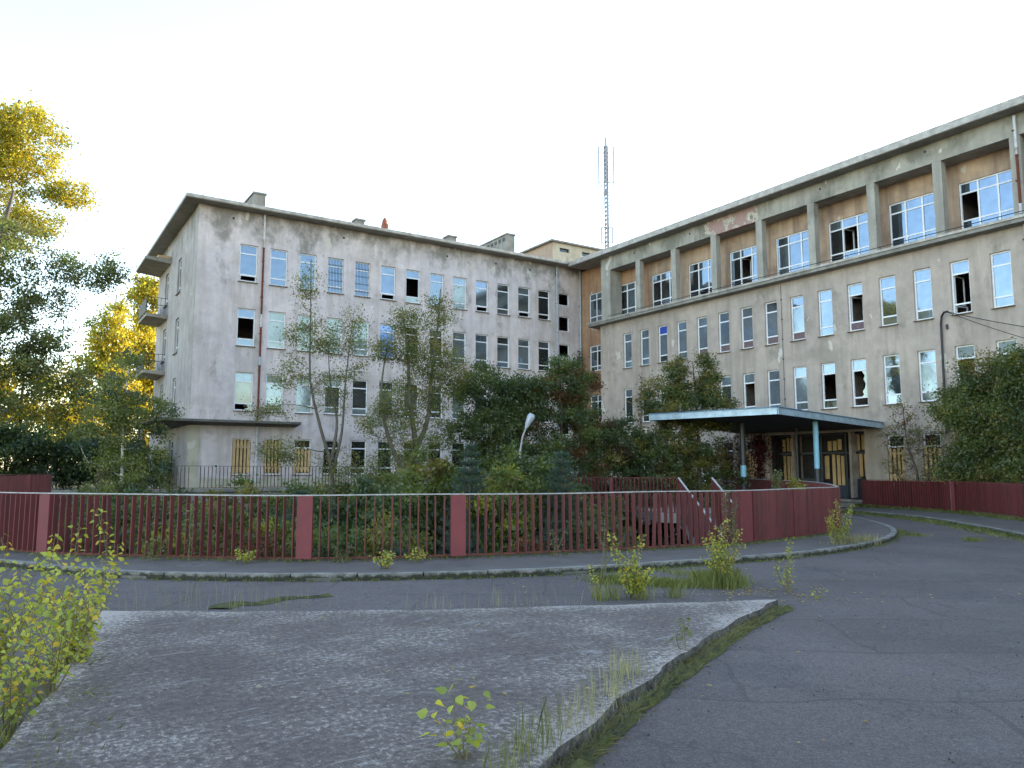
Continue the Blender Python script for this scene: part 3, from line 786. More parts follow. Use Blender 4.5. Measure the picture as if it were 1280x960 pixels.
# windows
for ri, (z0, z1) in enumerate(LROWS):
    for k in range(13):
        w = window(left, (lx(k) + LW / 2, V + .13, z0), 0, LW, z1 - z0, LST[ri][k])
        if ri == 0 and k in (3, 4):
            gm = MB()
            for i in range(5): gm.box(-.36 + i * .18 - .008, -.11, .02, -.36 + i * .18 + .008, -.094, z1 - z0 - .02)
            for i in range(4): gm.box(-.45, -.092, .3 + i * .45, .45, -.08, .316 + i * .45)
            gm.build("window_grille", MAT['black'], w)
for i, (z0, z1) in enumerate(STAIR):
    h = z1 - z0
    w = inst("window", frame_mesh(.9, h, (), (), .05), left, (31.55, V + .13, z0), 0)
for _, a, b, z0, z1 in ER:
    o = window(left, (LX0 + .13, (a + b) / 2, z0), R(-90), b - a, z1 - z0, random.choice([gk, (gk, gd, gk), (gd, gk, gk)]))
# downpipes
def downpipe(parent, x, y, z0, z1, segs, r=0.055, brackets=True):
    """segs: list of (fraction, material)"""
    root = None; z = z1; H_ = z1 - z0
    for fr, mat in segs:
        zz = z - H_ * fr
        m = MB(); m.tube([(0, 0, zz + .006), (0, 0, z)], r, 8)
        m.tube([(0, 0, z - .05), (0, 0, z)], r * 1.25, 8)
        o = m.build("downpipe" if root is None else "pipe_length", MAT[mat], parent if root is None else root)
        if root is None: o.location = (x, y, 0); root = o
        z = zz
    if brackets:
        b = MB(); zz = z1 - .6
        while zz > z0: b.box(-.075, -.01, zz, .075, .09, zz + .035); zz -= 2.0
        b.build("pipe_bracket", MAT['rust'], root)
    return root
downpipe(left, 11.02, V - .12, 3.9, 15.45, [(.12, 'pipe_white'), (.04, 'tin_trim'), (.16, 'rust'), (.16, 'rust'), (.06, 'pipe_white'), (.14, 'rust'), (.04, 'pipe_blue'), (.16, 'rust'), (.12, 'rust')])
downpipe(left, 11.02, V - .12, 0.9, 3.8, [(1.0, 'pipe_white')], brackets=False)
downpipe(left, 30.85, V - .12, 1.0, 15.45, [(1.0, 'pipe_blue')])
downpipe(left, 32.85, V - .14, 1.0, 15.45, [(.5, 'pipe_blue'), (.5, 'pipe_white')])
# slab canopy round the ground floor corner
m = MB()
poly = [(5.86, 40.9), (13.1, 40.9), (13.1, 41.89), (7.64, 41.89), (7.64, 50), (5.86, 50)]
m.prism(poly, [3.98, 3.98, 3.86, 3.84, 3.84, 3.98], [4.10] * 6)
m.build("corner_slab_canopy", MAT['concrete_dark'], left)
for q in ((6.1, 43.6), (6.0, 47.5)):
    m = MB(); m.box(q[0], q[1], .4, q[0] + .22, q[1] + .22, 3.84); m.build("canopy_post", MAT['pipe_white'], left)
# corner strip of bare render at the ground floor
m = MB(); m.box(7.60, V - .04, .4, 8.15, V - .003, 3.83)
m.build("corner_strip", MAT['plaster_cream'], left)
# balconies on the end wall
for i, z in enumerate((10.95, 7.5)):
    m = MB(); m.prism([(6.45, 50.3), (7.64, 50.3), (7.64, 53.6), (6.45, 53.6)], [z - .16, z - .26, z - .26, z - .16], z)
    b = m.build("balcony", MAT['soffit'], left)
    m = MB()
    for zz in (z + 1.0, z + .55): m.tube([(7.6, 50.34, zz), (6.49, 50.34, zz), (6.49, 53.56, zz), (7.6, 53.56, zz)], .018, 5)
    for xx in (6.49, 6.85, 7.25): m.tube([(xx, 50.34, z), (xx, 50.34, z + 1.0)], .012, 4)
    for k in range(14): m.tube([(6.49, 50.34 + k * .247, z), (6.49, 50.34 + k * .247, z + 1.0)], .012, 4)
    m.build("railing", MAT['frame_dark'], b)
    m = MB(); m.box(6.44, 50.4, z + .12, 6.46, 53.5, z + .92)
    m.build("side_panel", MAT['weathered_panel'], b)
m = MB(); m.prism([(6.2, 49.9), (7.64, 49.9), (7.64, 54.0), (6.2, 54.0)], [14.2, 14.05, 14.05, 14.2], 14.36)
m.build("balcony_roof", MAT['soffit'], left)
m = MB(); m.box(6.9, 49.95, 14.37, 7.6, 50.5, 14.52); m.build("timber_piece", MAT['board'], left)
# chimneys
def chimney(parent, x0, x1, y0, y1, z0, z1, mat='concrete', cap=True):
    m = MB(); m.box(x0, y0, z0, x1, y1, z1); o = m.build("chimney", MAT[mat], parent)
    if cap:
        c = MB(); c.box(x0 - .06, y0 - .06, z1 + .002, x1 + .06, y1 + .06, z1 + .10); c.build("chimney_cap", MAT['concrete'], o)
    return o
chimney(left, 10.95, 11.6, 44.0, 46.4, 15.7, 17.35)
chimney(left, 17.15, 17.7, 44, 44.6, 15.7, 16.9)
c = chimney(left, 18.95, 19.28, 44, 44.35, 15.7, 17.0, 'brick_red', False)
m = MB(); m.tube([(19.115, 44.17, 17.0), (19.115, 44.17, 17.25), (19.115, 44.17, 17.42)], [.2, .16, .05], 8); m.build("chimney_pot", MAT['brick_red'], c)
chimney(left, 23.6, 24.2, 44, 44.7, 15.7, 16.93)
c = chimney(left, 28.2, 28.85, 44, 49.0, 15.7, 17.85)
m = MB()
for k in range(9): m.box(28.17, 44.3 + k * .52, 17.45, 28.197, 44.55 + k * .52, 17.68)
m.build("flue_opening", MAT['black'], c)
m = MB(); m.tube([(7.9, 42.4, 15.6), (7.9, 42.4, 16.2)], .03, 5); m.tube([(7.9, 42.4, 16.05), (8.35, 42.5, 16.1)], .015, 4)
m.build("roof_bracket", MAT['frame_dark'], left)
m = MB(); m.tube([(20.9, 43, 15.7), (20.9, 43, 16.5)], .03, 5); m.build("vent_pipe", MAT['rust'], left)
m = MB()
for x, z in ((9.4, 15.0), (15.6, 14.95), (22.4, 14.9), (26.0, 14.95), (28.7, 14.9)):
    m.tube([(x, V - .004, z), (x, V + .12, z)], .07, 8)
m.build("vent_hole", MAT['black'], left)
m = MB(); m.tube([(9.02, V - .02, 1.75), (9.02, V + .05, 1.75)], .13, 12); o = m.build("wall_vent", MAT['pipe_white'], left)
m = MB(); m.tube([(9.02, V - .03, 1.75), (9.02, V + .05, 1.75)], .06, 10); m.build("vent_hole", MAT['black'], o)

# ================================================================== RIGHT WING (lower facade in plane X = 32)
U = 32.0; UB = 33.0; RY0 = -12.0; RYE = 38.58; RTOP = 15.35
right = empty("hospital_wing"); tag(right, "tan plastered wing with a pillared loggia along its top floor and boarded glass entrance", "building")
def ry(k): return 14.25 + 1.5525 * k
RW = 0.76
RA = (7.85, 10.05); RB = (4.40, 6.56); RC = (0.93, 3.07)
DOOR = (20.35, 25.55, .13, 3.28)
m3 = 'panel_mauve'
SA = {-1: gl, 0: (gl, gl, gl), 1: (gl, 'open', 'open'), 2: (gl, gl, gd), 3: (gl, gl, gd), 4: (gd, 'open', m3), 5: (gl, gl, gl), 6: (gl, gd, m3), 7: (gl, gd, m3),
      8: (gd, gd, m3), 9: (gd, gd, m3), 10: (gd, gd, m3), 11: (gd, gd, gd), 12: (gd, gd, gd), 13: ('glass_cobalt', gd, gd), 14: (gd, gd, gd)}
SA[13] = (gd, gd, gd); SA[12] = ('glass_cobalt', gd, gk)
SB = {-1: gk, 0: (gk, gk, gk), 1: (gk, 'hole', m3), 2: (gl, gd, gd), 3: (gl, gl, gl), 4: (gl, 'broken', 'hole'), 5: (gl, 'hole', gk), 6: (gl, gd, gd), 7: (gd, gd, gd), 8: (gd, 'hole', gk), 9: (gd, gk, gk)}
rects = []; wins = []
for k in range(-3, 15):
    for rn, (z0, z1), S in (('A', RA, SA), ('B', RB, SB), ('C', RC, {})):
        yc = ry(k)
        if rn == 'C' and DOOR[0] - .5 < yc < DOOR[1] + .5: continue
        rects.append((yc - RW / 2 - RY0, yc + RW / 2 - RY0, z0, z1))
        if rn == 'C': st = (gk, 'boards', 'boards') if k in (3, 2, 1, 0, 8) else gk
        else: st = S.get(k, (gd, gk, gk))
        wins.append((yc, z0, z1, st))
rects.append((DOOR[0] - RY0, DOOR[1] - RY0, DOOR[2], DOOR[3]))
LEDGE = 10.87
m = MB()
wall_mesh(m, (U, RY0, 0), (0, 1, 0), RYE - RY0, -0.3, LEDGE, rects, (-1, 0, 0), 0.22)
m.face([(U, RYE, -2.8), (UB, RYE, -2.8), (UB, RYE, LEDGE), (U, RYE, LEDGE)])
m.face([(U, 26, -2.8), (U, RYE, -2.8), (U, RYE, -.3), (U, 26, -.3)])
m.face([(U, RY0, -.3), (46, RY0, -.3), (46, RY0, RTOP), (U, RY0, RTOP)])
m.face([(46, RY0, -.3), (46, 60, -.3), (46, 60, RTOP), (46, RY0, RTOP)])
m.build("lower_wall", MAT['plaster_tan'], right)
for yc, z0, z1, st in wins:
    window(right, (U + .13, yc, z0), R(-90), RW, z1 - z0, st)
# pink wall behind the hole in row B
m = MB(); m.box(32.5, ry(1) - .42, 4.6, 32.52, ry(1) + .38, 6.0); m.build("inner_screen", MAT['interior_pink'], right)
# recessed wall: orange end bay, brown loggia
RZ = (11.55, 13.58)
bays = [16.10 + 3.103 * i for i in range(9)]          # left-hand (nearer) edge measured at far side
TW = 2.28
def tw_y(i): return 40.96 - 3.105 * i - TW / 2       # centre of loggia window i (0 = orange end bay)
rl, ro = [], []
for i in range(1, 9): rl.append((tw_y(i) - TW / 2 - RY0, tw_y(i) + TW / 2 - RY0, *RZ))
m = MB()
wall_mesh(m, (UB, RY0, 0), (0, 1, 0), 46.95 + .01, LEDGE, RTOP, [r for r in rl if r[1] < 46.95], (-1, 0, 0), 0.18)
m.build("loggia_wall", MAT['plaster_brown'], right)
OZ = [RZ, (8.2, 9.95), (4.7, 6.55), (1.3, 3.1)]
so = RY0 + 46.96
ow = [(tw_y(1) - TW / 2 - so, tw_y(1) + TW / 2 - so, *RZ)] if tw_y(1) - TW / 2 > so else []
for z0, z1 in OZ: ow.append((tw_y(0) - TW / 2 - so, tw_y(0) + TW / 2 - so, z0, z1))
m = MB()
wall_mesh(m, (UB, so, 0), (0, 1, 0), 41.88 - so, -2.8, RTOP, ow, (-1, 0, 0), 0.18)
m.build("recessed_wall", MAT['plaster_orange'], right)
D, Gk = gd, gk
grids = {
 0: [[D, D, D], [D, D, D], [D, D, D]], 1: [[D, D, D], [Gk, D, D], [D, D, D]], 2: [[D, D, gl], [Gk, Gk, D], [Gk, D, D]],
 3: [[Gk, gl, gl], [Gk, gl, gl], [Gk, 'open', gk]], 4: [[D, gl, gl], [Gk, 'open', gl], [Gk, 'hole', gl]],
 5: [[gl, gl, gl], [D, gl, gl], [D, gl, gl]], 6: [[D, gl, gl], [gk, 'open', gl], [gk, gl, gl]],
 7: [[D, gl, gl], [gl, gl, gl], [gl, gl, gl]], 8: [[gl, gl, gl], ['hole', gl, gl], [gl, gl, gl]]}
for i in range(9):
    # the window is seen from inside the loggia: its far (left in the picture) light comes first
    tri_window(right, (UB + .1, tw_y(i), RZ[0]), R(-90), TW, RZ[1] - RZ[0], grids[i])
for z0, z1 in OZ[1:]:
    tri_window(right, (UB + .1, tw_y(0), z0), R(-90), TW, z1 - z0, [[D, D, D], [D, Gk, D], [D, D, D]])
# ceiling (soffit) of the loggia, beam, pillars
m = MB()
m.box(U + .35, 12.8, 14.47, UB + .0, 38.3, 14.6); m.build("loggia_ceiling", MAT['soffit'], right)
m = MB()
m.box(U, RY0, 14.45, U + .35, 38.45, RTOP)
m.box(U + .35, 38.1, 14.45, UB - .003, 38.45, RTOP)
m.build("loggia_beam", MAT['plaster_beam'], right)
for i, y in enumerate([13.45, 16.46, 19.45, 22.57, 25.68, 28.78, 31.86, 34.93]):
    m = MB(); m.box(0, -.19, 0, .34, .19, 14.447 - 11.13)
    o = m.build("loggia_pillar", MAT['plaster_pillar'], right, loc=(U + .004, y, 11.13))
m = MB(); m.box(U + .004, 37.55, 11.13, UB - .01, 38.44, 14.447); m.build("corner_pier", MAT['plaster_pillar'], right)
m = MB(); m.box(U + .004, RY0, 11.13, UB + .3, 12.85, 14.447); m.build("end_pier", MAT['plaster_tan'], right)
# ledge between loggia and lower floors
m = MB()
m.prism([(U - .45, RY0), (UB, RY0), (UB, 39.35), (U - .45, 39.35)], [10.90, 10.80, 10.80, 10.90], [11.08, 11.13, 11.13, 11.08])
m.build("loggia_ledge", MAT['concrete'], right)
m = MB(); m.box(U - .50, RY0, 11.05, U - .453, 39.4, 11.16); m.box(U - .453, 39.353, 11.05, UB - .01, 39.4, 11.16)
m.build("ledge_flashing", MAT['tin_trim'], right)
m = MB(); m.tube([(U - .34, RY0, 11.32), (U - .34, 37.4, 11.32)], .018, 5)
for k in range(30): m.tube([(U - .34, RY0 + .5 + k * 1.6, 11.1), (U - .34, RY0 + .5 + k * 1.6, 11.32)], .012, 4)
m.build("guard_rail", MAT['frame_dark'], right)
# eaves
EU = U - .62
m = MB()
m.prism([(EU, RY0 - .5), (46.5, RY0 - .5), (46.5, 56), (33.3, 56), (33.3, 41.14), (EU, 41.14)], 15.34, 15.46)
m.build("eaves_soffit", MAT['soffit'], right)
m = MB()
m.box(EU - .04, RY0 - .5, 15.36, EU - .003, 41.10, 15.58)
m.box(EU + .10, RY0 - .5, 15.60, EU + .16, 41.1, 15.74)
m.build("eaves_trim", MAT['tin_trim'], right)
m = MB()
m.face([(EU - .02, RY0 - .5, 15.585), (39, RY0 - .5, 16.05), (39, 56, 16.05), (EU - .02, 41.12, 15.585)])
m.face([(39, RY0 - .5, 16.05), (46.5, RY0 - .5, 15.6), (46.5, 56, 15.6), (39, 56, 16.05)])
m.build("roof", MAT['roof_felt'], right)
m = MB()
m.box(36.5, RY0 + .1, .0, 36.65, 54, RTOP - .05)
for z in (.02, 3.6, 7.1, 10.55): m.box(U + .24, RY0 + .1, z, 36.5, 38.5, z + .2)
m.box(UB + .2, 38.6, 14.2, 36.5, 53, 14.4)
for z in (3.6, 7.1, 10.6): m.box(UB + .2, 38.6, z, 36.5, 53, z + .2)
m.box(UB + .2, RY0 + .1, 14.2, 36.5, 38.6, 14.4)
for k in range(-2, 15, 2): m.box(U + .24, ry(k) + .7, .3, 36.5, ry(k) + .82, 10.5)
for i in range(1, 9): m.box(UB + .2, tw_y(i) + TW / 2 + .35, 10.8, 36.5, tw_y(i) + TW / 2 + .45, 14.2)
m.build("room_partitions", MAT['interior'], right)
# downpipes of the right wing
downpipe(right, U - .12, 13.35, 11.3, 15.2, [(.33, 'pipe_white'), (.07, 'tin_trim'), (.5, 'rust'), (.1, 'pipe_white')])
downpipe(right, U - .12, 13.25, 0.1, 10.85, [(.5, 'pipe_blue'), (.5, 'pipe_white')])
# lightning conductor wires and clamps
m = MB(); m.tube([(U - .03, 24.2 + .25, 10.8), (U - .03, 24.2 + .25, 4.2)], .012, 4)
for z in (10, 9, 8, 7, 6, 5): m.box(U - .05, 24.42, z, U, 24.48, z + .05)
m.build("lightning_wire", MAT['frame_dark'], right)
m = MB()
for y, z in ((16.9, 15.05), (22.0, 15.0), (30.5, 15.0), (35.2, 15.0)): m.tube([(U - .004, y, z), (U + .1, y, z)], .06, 8)
m.build("vent_hole", MAT['black'], right)
# black cable conduit and wires
m = MB()
m.tube([(U - .1, 16.67, 3.0), (U - .1, 16.62, 7.55), (U - .14, 16.55, 7.85), (U - .22, 16.40, 7.98), (U - .30, 16.22, 7.97)], .045, 8)
c = m.build("cable_conduit", MAT['black'], right)
m = MB(); m.box(U - .06, 16.38, 7.3, U, 16.46, 7.5); m.build("insulator", MAT['black'], c)
def sag(a, b, s, n=14):
    a, b = Vector(a), Vector(b)
    return [a.lerp(b, i / n) - Vector((0, 0, s * 4 * (i / n) * (1 - i / n))) for i in range(n + 1)]
m = MB(); m.tube(sag((U - .3, 16.2, 7.95), (31.2, 8, 5.5), .25), .014, 4)
c1 = m.build("cable", MAT['black'], right)
m = MB(); m.tube(sag((U - .3, 16.2, 7.93), (31.0, 8, 4.4), .3), .012, 4); m.build("cable", MAT['black'], right)
# entrance glazing: black frames, boards behind
ent = MB()
y0, y1, z0, z1 = DOOR
for yy in (y0 + .05, y0 + 1.3, y0 + 2.6, y0 + 3.9, y1 - .05): ent.box(U + .55, yy - .05, z0, U + .67, yy + .05, z1)
for zz in (z0 + .04, 2.35, z1 - .04): ent.box(U + .56, y0, zz - .045, U + .66, y1, zz + .045)
for a, b in ((y0 + .1, y0 + 1.25), (y0 + 2.65, y0 + 3.85)): ent.box(U + .58, a, z0, U + .64, b, 1.15)
entr = ent.build("entrance_frame", MAT['frame_dark'], right)
m = MB(); m.box(U + .66, y0 + 1.35, z0 + .1, U + .70, y1 - .1, .85); m.build("kick_panel", simple("navy_panel", (0.03, 0.04, 0.06), .5, .3, 3), entr)
for k, (ya, yb, za, zb, n) in enumerate([(y0 + .12, y0 + 1.25, 1.25, 2.3, 5), (y0 + .15, y0 + 1.2, 2.42, 3.2, 4), (y0 + 1.5, y0 + 2.2, .25, 2.3, 3), (y0 + 2.3, y0 + 2.6, 1.1, 2.3, 1), (y0 + 4.3, y0 + 4.95, .95, 2.28, 3), (y0 + 4.3, y0 + 4.95, 2.42, 3.15, 3), (y0 + 1.6, y0 + 2.4, 2.42, 3.0, 3)]):
    for j in range(n):
        pw = (yb - ya) / n
        b = MB(); b.box(U + .72 + (j % 2) * .02, ya + j * pw + .02, za + random.uniform(0, .08), U + .745 + (j % 2) * .02, ya + (j + 1) * pw - random.uniform(.03, .06), zb - random.uniform(0, .1))
        b.build("board", MAT['board'], entr)
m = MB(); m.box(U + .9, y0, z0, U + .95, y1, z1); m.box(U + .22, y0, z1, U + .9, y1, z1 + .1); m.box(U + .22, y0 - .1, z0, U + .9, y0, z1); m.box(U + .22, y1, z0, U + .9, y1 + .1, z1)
m.build("entrance_lobby", simple("lobby_shade", (.03, .028, .027), .9, .4, 2), entr)  # near-black colour stands in for the shade of the unlit lobby
# entrance canopy, turned to the curving drive
CA, CB, CD, CC = (23.33, 18.18, 3.60), (22.0, 23.42, 3.60), (31.99, 27.2, 3.42), (31.99, 19.46, 3.38)
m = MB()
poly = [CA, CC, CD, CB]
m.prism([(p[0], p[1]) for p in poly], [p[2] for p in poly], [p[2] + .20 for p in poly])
can = m.build("entrance_canopy", MAT['canopy_soffit'], right)
m = MB()
def fasc(a, b, z0o, z1o, th, mb):
    a, b = Vector(a), Vector(b); d = (b - a); d.z = 0; d.normalize(); nrm = Vector((d.y, -d.x, 0))
    q = [a + nrm * .003, b + nrm * .003, b + nrm * th, a + nrm * th]
    i = len(mb.v)
    for p in q: mb.v.append((p.x, p.y, p.z + z0o))
    for p in q: mb.v.append((p.x, p.y, p.z + z1o))
    for f in ((0, 3, 2, 1), (4, 5, 6, 7), (0, 1, 5, 4), (1, 2, 6, 5), (2, 3, 7, 6), (3, 0, 4, 7)): mb.f.append(tuple(i + k for k in f)); mb.mi.append(0)
fasc(CA, CC, -.02, .22, .05, m); fasc(CB, CA, -.02, .22, .05, m); fasc(CD, CB, -.02, .22, .05, m)
recalc(m.build("fascia", MAT['canopy_fascia'], can))
m = MB()
for a, b in ((CA, CC), (CB, CA), (CD, CB)): fasc(a, b, .222, .255, .09, m)
recalc(m.build("edge_flashing", simple("blue_flashing", (0.08, 0.17, 0.27), .4, .3, 4), can))
m = MB(); m.prism([(p[0], p[1]) for p in poly], [p[2] + .205 for p in poly], [p[2] + .215 for p in poly]); m.build("canopy_roofing", MAT['roof_felt'], can)
def column(x, y, z0, z1, zsplit, r, parent, low='frame_dark', up='blue_paint', band=None):
    m = MB(); m.tube([(0, 0, zsplit), (0, 0, z1)], r, 14); c = m.build("column", MAT[up], parent, smooth=False); c.location = (x, y, 0)
    m = MB(); m.tube([(0, 0, z0), (0, 0, zsplit - .002)], r * 1.01, 14); m.build("painted_base", MAT[low], c)
    if band:
        m = MB(); m.tube([(0, 0, band[0]), (0, 0, band[1])], r * 1.04, 14); m.build("blue_band", MAT['blue_paint'], c)
    return c
column(27.0, 19.25, -.1, 3.5, 1.62, .105, can)
column(25.6, 21.75, -.1, 3.56, .2, .115, can, up='frame_dark', band=(1.28, 1.75))
column(29.6, 22.1, .0, 3.46, .3, .05, can, up='frame_dark')
m = MB()
for k in range(7): m.tube([(25.6 + .03 * math.sin(k * 2), 20.6 - .9 + .07 * k, 3.78), (25.6 + .08 * math.sin(k * 3), 19.7 + .07 * k, 3.95 + .05 * (k % 3))], .018, 4)
m.build("debris_clump", MAT['black'], can)
# penthouse behind the inner corner
m = MB()
PR = []
wall_mesh(m, (37.98, 52, 0), (1, 0, 0), 8, 15.5, 20.95, [(0.75, 1.8, 20.2, 20.55), (3.2, 4.3, 20.2, 20.55), (5.6, 6.7, 20.2, 20.55)], (0, -1, 0), .2)
pent = m.build("rooftop_penthouse", MAT['plaster_cream'], right)
m = MB(); m.face([(37.98, 60, 15.5), (37.98, 52, 15.5), (37.98, 52, 20.95), (37.98, 60, 20.95)]); m.build("side_wall", MAT['plaster_peach'], pent)
m = MB(); m.box(37.7, 51.75, 20.95, 46, 60, 21.1); m.build("flat_roof", MAT['concrete'], pent)
m = MB(); m.box(38.6, 52.2, 20.15, 45, 52.25, 20.6); m.build("window_strip", MAT['glass_dark'], pent)

# antenna mast on the roof
mast = empty("antenna_mast", (40.06, 47.3, 15.9)); tag(mast, "slim lattice radio mast with side aerials rising from the roof behind the corner", "mast")
m = MB(); Hm = 12.4
for a in range(3):
    x, y = .16 * math.cos(a * 2.094), .16 * math.sin(a * 2.094); m.tube([(x, y, 0), (x, y, Hm)], .055, 5)
n = 34
for k in range(n):
    z = Hm * k / n; z2 = Hm * (k + 1) / n
    for a in range(3):
        b = (a + 1) % 3
        pa = (.16 * math.cos(a * 2.094), .16 * math.sin(a * 2.094)); pb = (.16 * math.cos(b * 2.094), .16 * math.sin(b * 2.094))
        m.tube([(*pa, z), (*pb, z2)], .034, 3, cap=False)
m.build("lattice", MAT['mast'], mast)
m = MB(); m.tube([(0, 0, Hm - 3.2), (0, 0, 13.05)], .08, 7); m.build("top_pole", MAT['mast'], mast)
dx, dy = .84, -.54
for z0a, z1a, w in ((9.1, 12.3, .62), (4.0, 5.4, .45)):
    for s in (-1, 1):
        m = MB(); m.tube([(dx * w * s, dy * w * s, z0a - (.5 if w > .5 else 0)), (dx * w * s, dy * w * s, z1a)], .055, 5)
        for zz in (z0a + .15, z1a - .55 if w > .5 else z1a): m.tube([(0, 0, zz), (dx * w * s, dy * w * s, zz)], .04, 4)
        m.build("aerial", MAT['mast'], mast)
m = MB(); m.box(-.26, -.1, 8.1, -.06, .1, 8.45); m.build("junction_box", MAT['mast'], mast)
m = MB()
for k in range(26): m.tube([(0.1, -.06, 3.9 + k * .28), (0.1 + dx * .34, -.06 + dy * .34, 3.9 + k * .28)], .024, 3)
m.build("climbing_rung", MAT['mast'], mast)['kind'] = 'stuff'

# ================================================================== FENCES
def slat_fence(name, path, label, group, spacing, z0, z1, mat, post_mat, posts, rail_mat='rail_white', fin=(0.10, 0.018), zf=None, rail_w=.04, skip=None, angle=0.0):
    root = empty(name, (path[0][0], path[0][1], 0)); o3 = Vector((path[0][0], path[0][1], 0))
    tag(root, label, "fence", group)
    H_ = z1 - z0 - .07
    s = MB(); s.box(-fin[1] / 2, -fin[0] / 2, 0, fin[1] / 2, fin[0] / 2, H_); sm = s.mesh("slat", MAT[mat])
    for k, (p, d) in enumerate(resample(path, spacing)):
        if any(np.hypot(p[0] - q[0], p[1] - q[1]) < (q[2] if len(q) > 2 else .27) / 2 + .035 for q in posts): continue
        zz = zf(p) if zf else 0
        o = inst("slat", sm, root, (p[0] - o3.x, p[1] - o3.y, z0 + zz + .03 + random.uniform(-.004, .004)), math.atan2(d[1], d[0]) + angle + random.gauss(0, .035))
        o.rotation_euler[1] = random.gauss(0, .006) if random.random() > .06 else random.gauss(0, .03)
    rr = MB(); low = MB()
    dn_ = [q[0] for q in resample(path, .25)] + [np.array(path[-1][:2])]
    for a, b in zip(dn_, dn_[1:]):
        d = np.array(b[:2]) - np.array(a[:2]); L = np.linalg.norm(d)
        if L < 1e-4: continue
        d /= L; c = ((a[0] + b[0]) / 2 - o3.x, (a[1] + b[1]) / 2 - o3.y); zz = zf((a + b) / 2) if zf else 0
        rr.obox((c[0], c[1], z1 + zz - .016 + .006 * math.sin(a[0] * 1.3)), (d[0] * (L / 2 + .004), d[1] * (L / 2 + .004), 0), (-d[1] * rail_w / 2, d[0] * rail_w / 2, 0), (0, 0, .010))
        low.obox((c[0], c[1], z0 + zz + .02), (d[0] * (L / 2 + .002), d[1] * (L / 2 + .002), 0), (-d[1] * .025, d[0] * .025, 0), (0, 0, .012))
    rr.build("hand_rail", MAT[rail_mat], root); low.build("bottom_rail", MAT['rust'], root)
    for q in posts:
        dd = min(range(len(path)), key=lambda i: np.hypot(path[i][0] - q[0], path[i][1] - q[1]))
        a = path[max(0, dd - 1)]; b = path[min(len(path) - 1, dd + 1)]; ang = math.atan2(b[1] - a[1], b[0] - a[0]); w = q[2] if len(q) > 2 else .27
        zz = zf(q) if zf else 0
        pm = MB(); pm.box(-w / 2, -.05, 0, w / 2, .05, H_ + .035); inst("post", pm.mesh("post", MAT[post_mat]), root, (path[dd][0] - o3.x, path[dd][1] - o3.y, z0 + zz + .005), ang)
    return root
FP2 = [p for p in FPATH]
slat_fence("curved_fence", FP2, "dark red slatted metal fence curving round the sunken garden with a pale top rail", None, 0.155, 0.04, 1.16, 'fence_red', 'fence_post',
           [(0.66, 17.07), (4.42, 13.43), (6.9, 12.40), (13.35, 11.42, .40), (15.4, 11.6, .10), (23.2, 16.4, .12), (-1.6, 22.5)])
slat_fence("roadside_fence", RFPATH, "dark red slatted fence beside the drive right of the entrance, below leafy shrubs", None, 0.128, 0.02, 1.16, 'fence_red', 'fence_post',
           [(29.45, 15.3, .2), (31.0, 19.7, .1), (24.6, 9.3, .27)], rail_mat='fence_red', fin=(.125, .022))
slat_fence("terrace_railing", [(3.3, 36.7), (20.0, 36.7)], "dark brown bar railing on the terrace in front of the grey wing", None, 0.165, 0.74, 1.75, 'fence_brown', 'fence_brown',
           [(6.98, 36.7, .3), (11.9, 36.7, .3), (16.5, 36.7, .3)], rail_mat='fence_brown', fin=(.05, .02), rail_w=.04)
slat_fence("boundary_fence", [(-4.0, 17.0), (-1.0, 23.0), (.6, 28.5), (1.3, 31.0)], "dark red slatted fence at the far left under the dark hedge", None, 0.16, 0.40, 1.44, 'fence_red', 'fence_post',
           [(.6, 28.5, .2)], rail_mat='fence_red')
# stair into the sunken garden
st_root = empty("garden_stair", (0, 0, 0)); tag(st_root, "concrete steps with red slatted balustrades and pale sloping handrails going down behind the fence", "stairs")
T1, B1 = np.array([18.43, 18.34, .15]), np.array([17.62, 15.3, -2.0])
T2 = np.array([19.63, 18.00, .15]); B2 = B1 + (T2 - T1)
dirv = (B1 - T1)[:2]; nst = 13
m = MB()
for k in range(nst):
    a = T1[:2] + dirv * k / nst; b = T1[:2] + dirv * (k + 1) / nst; w = (T2 - T1)[:2]
    z = T1[2] + (B1[2] - T1[2]) * (k + 1) / nst
    m.prism([tuple(a), tuple(b), tuple(b + w), tuple(a + w)], z - .3, z)
m.build("step", MAT['concrete'], st_root)
for A_, B_ in ((T1, B1), (T2, B2)):
    r_ = MB(); r_.tube([tuple(A_ + [0, 0, 1.16]), tuple(B_ + [0, 0, 1.16])], .032, 6)
    r_.build("hand_rail", MAT['rail_white'], st_root)
    n = 22
    sm = MB(); sm.box(-.05, -.009, 0, .05, .009, 1.2); sme = sm.mesh("slat", MAT['fence_red'])
    for k in range(n):
        p = A_ + (B_ - A_) * k / n; inst("slat", sme, st_root, (p[0], p[1], p[2] - .08), math.atan2(dirv[1], dirv[0]))
    m = MB(); q = [A_ + [0, 0, -.05], B_ + [0, 0, -.05]]
    m.face([tuple(q[0] - [0, 0, .3]), tuple(q[1] - [0, 0, .3]), tuple(q[1]), tuple(q[0])]); m.build("stringer", MAT['fence_red'], st_root)
# landing and its fence to the left of the stair top
m = MB(); m.prism([(18.1, 19.0), (18.4, 18.3), (19.7, 17.95), (22, 17.2), (26, 21.5), (24, 26), (21, 24)], -.15, .15)
m.build("landing", MAT['concrete'], st_root)
m = MB(); m.box(17.55, 14.9, -2.4, 17.72, 15.05, .1); m.build("support_post", MAT['rail_white'], st_root)
slat_fence("landing_fence", [(16.6, 23.2), (17.5, 20.6), (18.43, 18.34)], "short dark red slatted fence left of the garden stair, half hidden by bushes", None, .14, .17, 1.33, 'fence_red', 'fence_post', [(17.5, 20.6, .12)], rail_mat='fence_red')

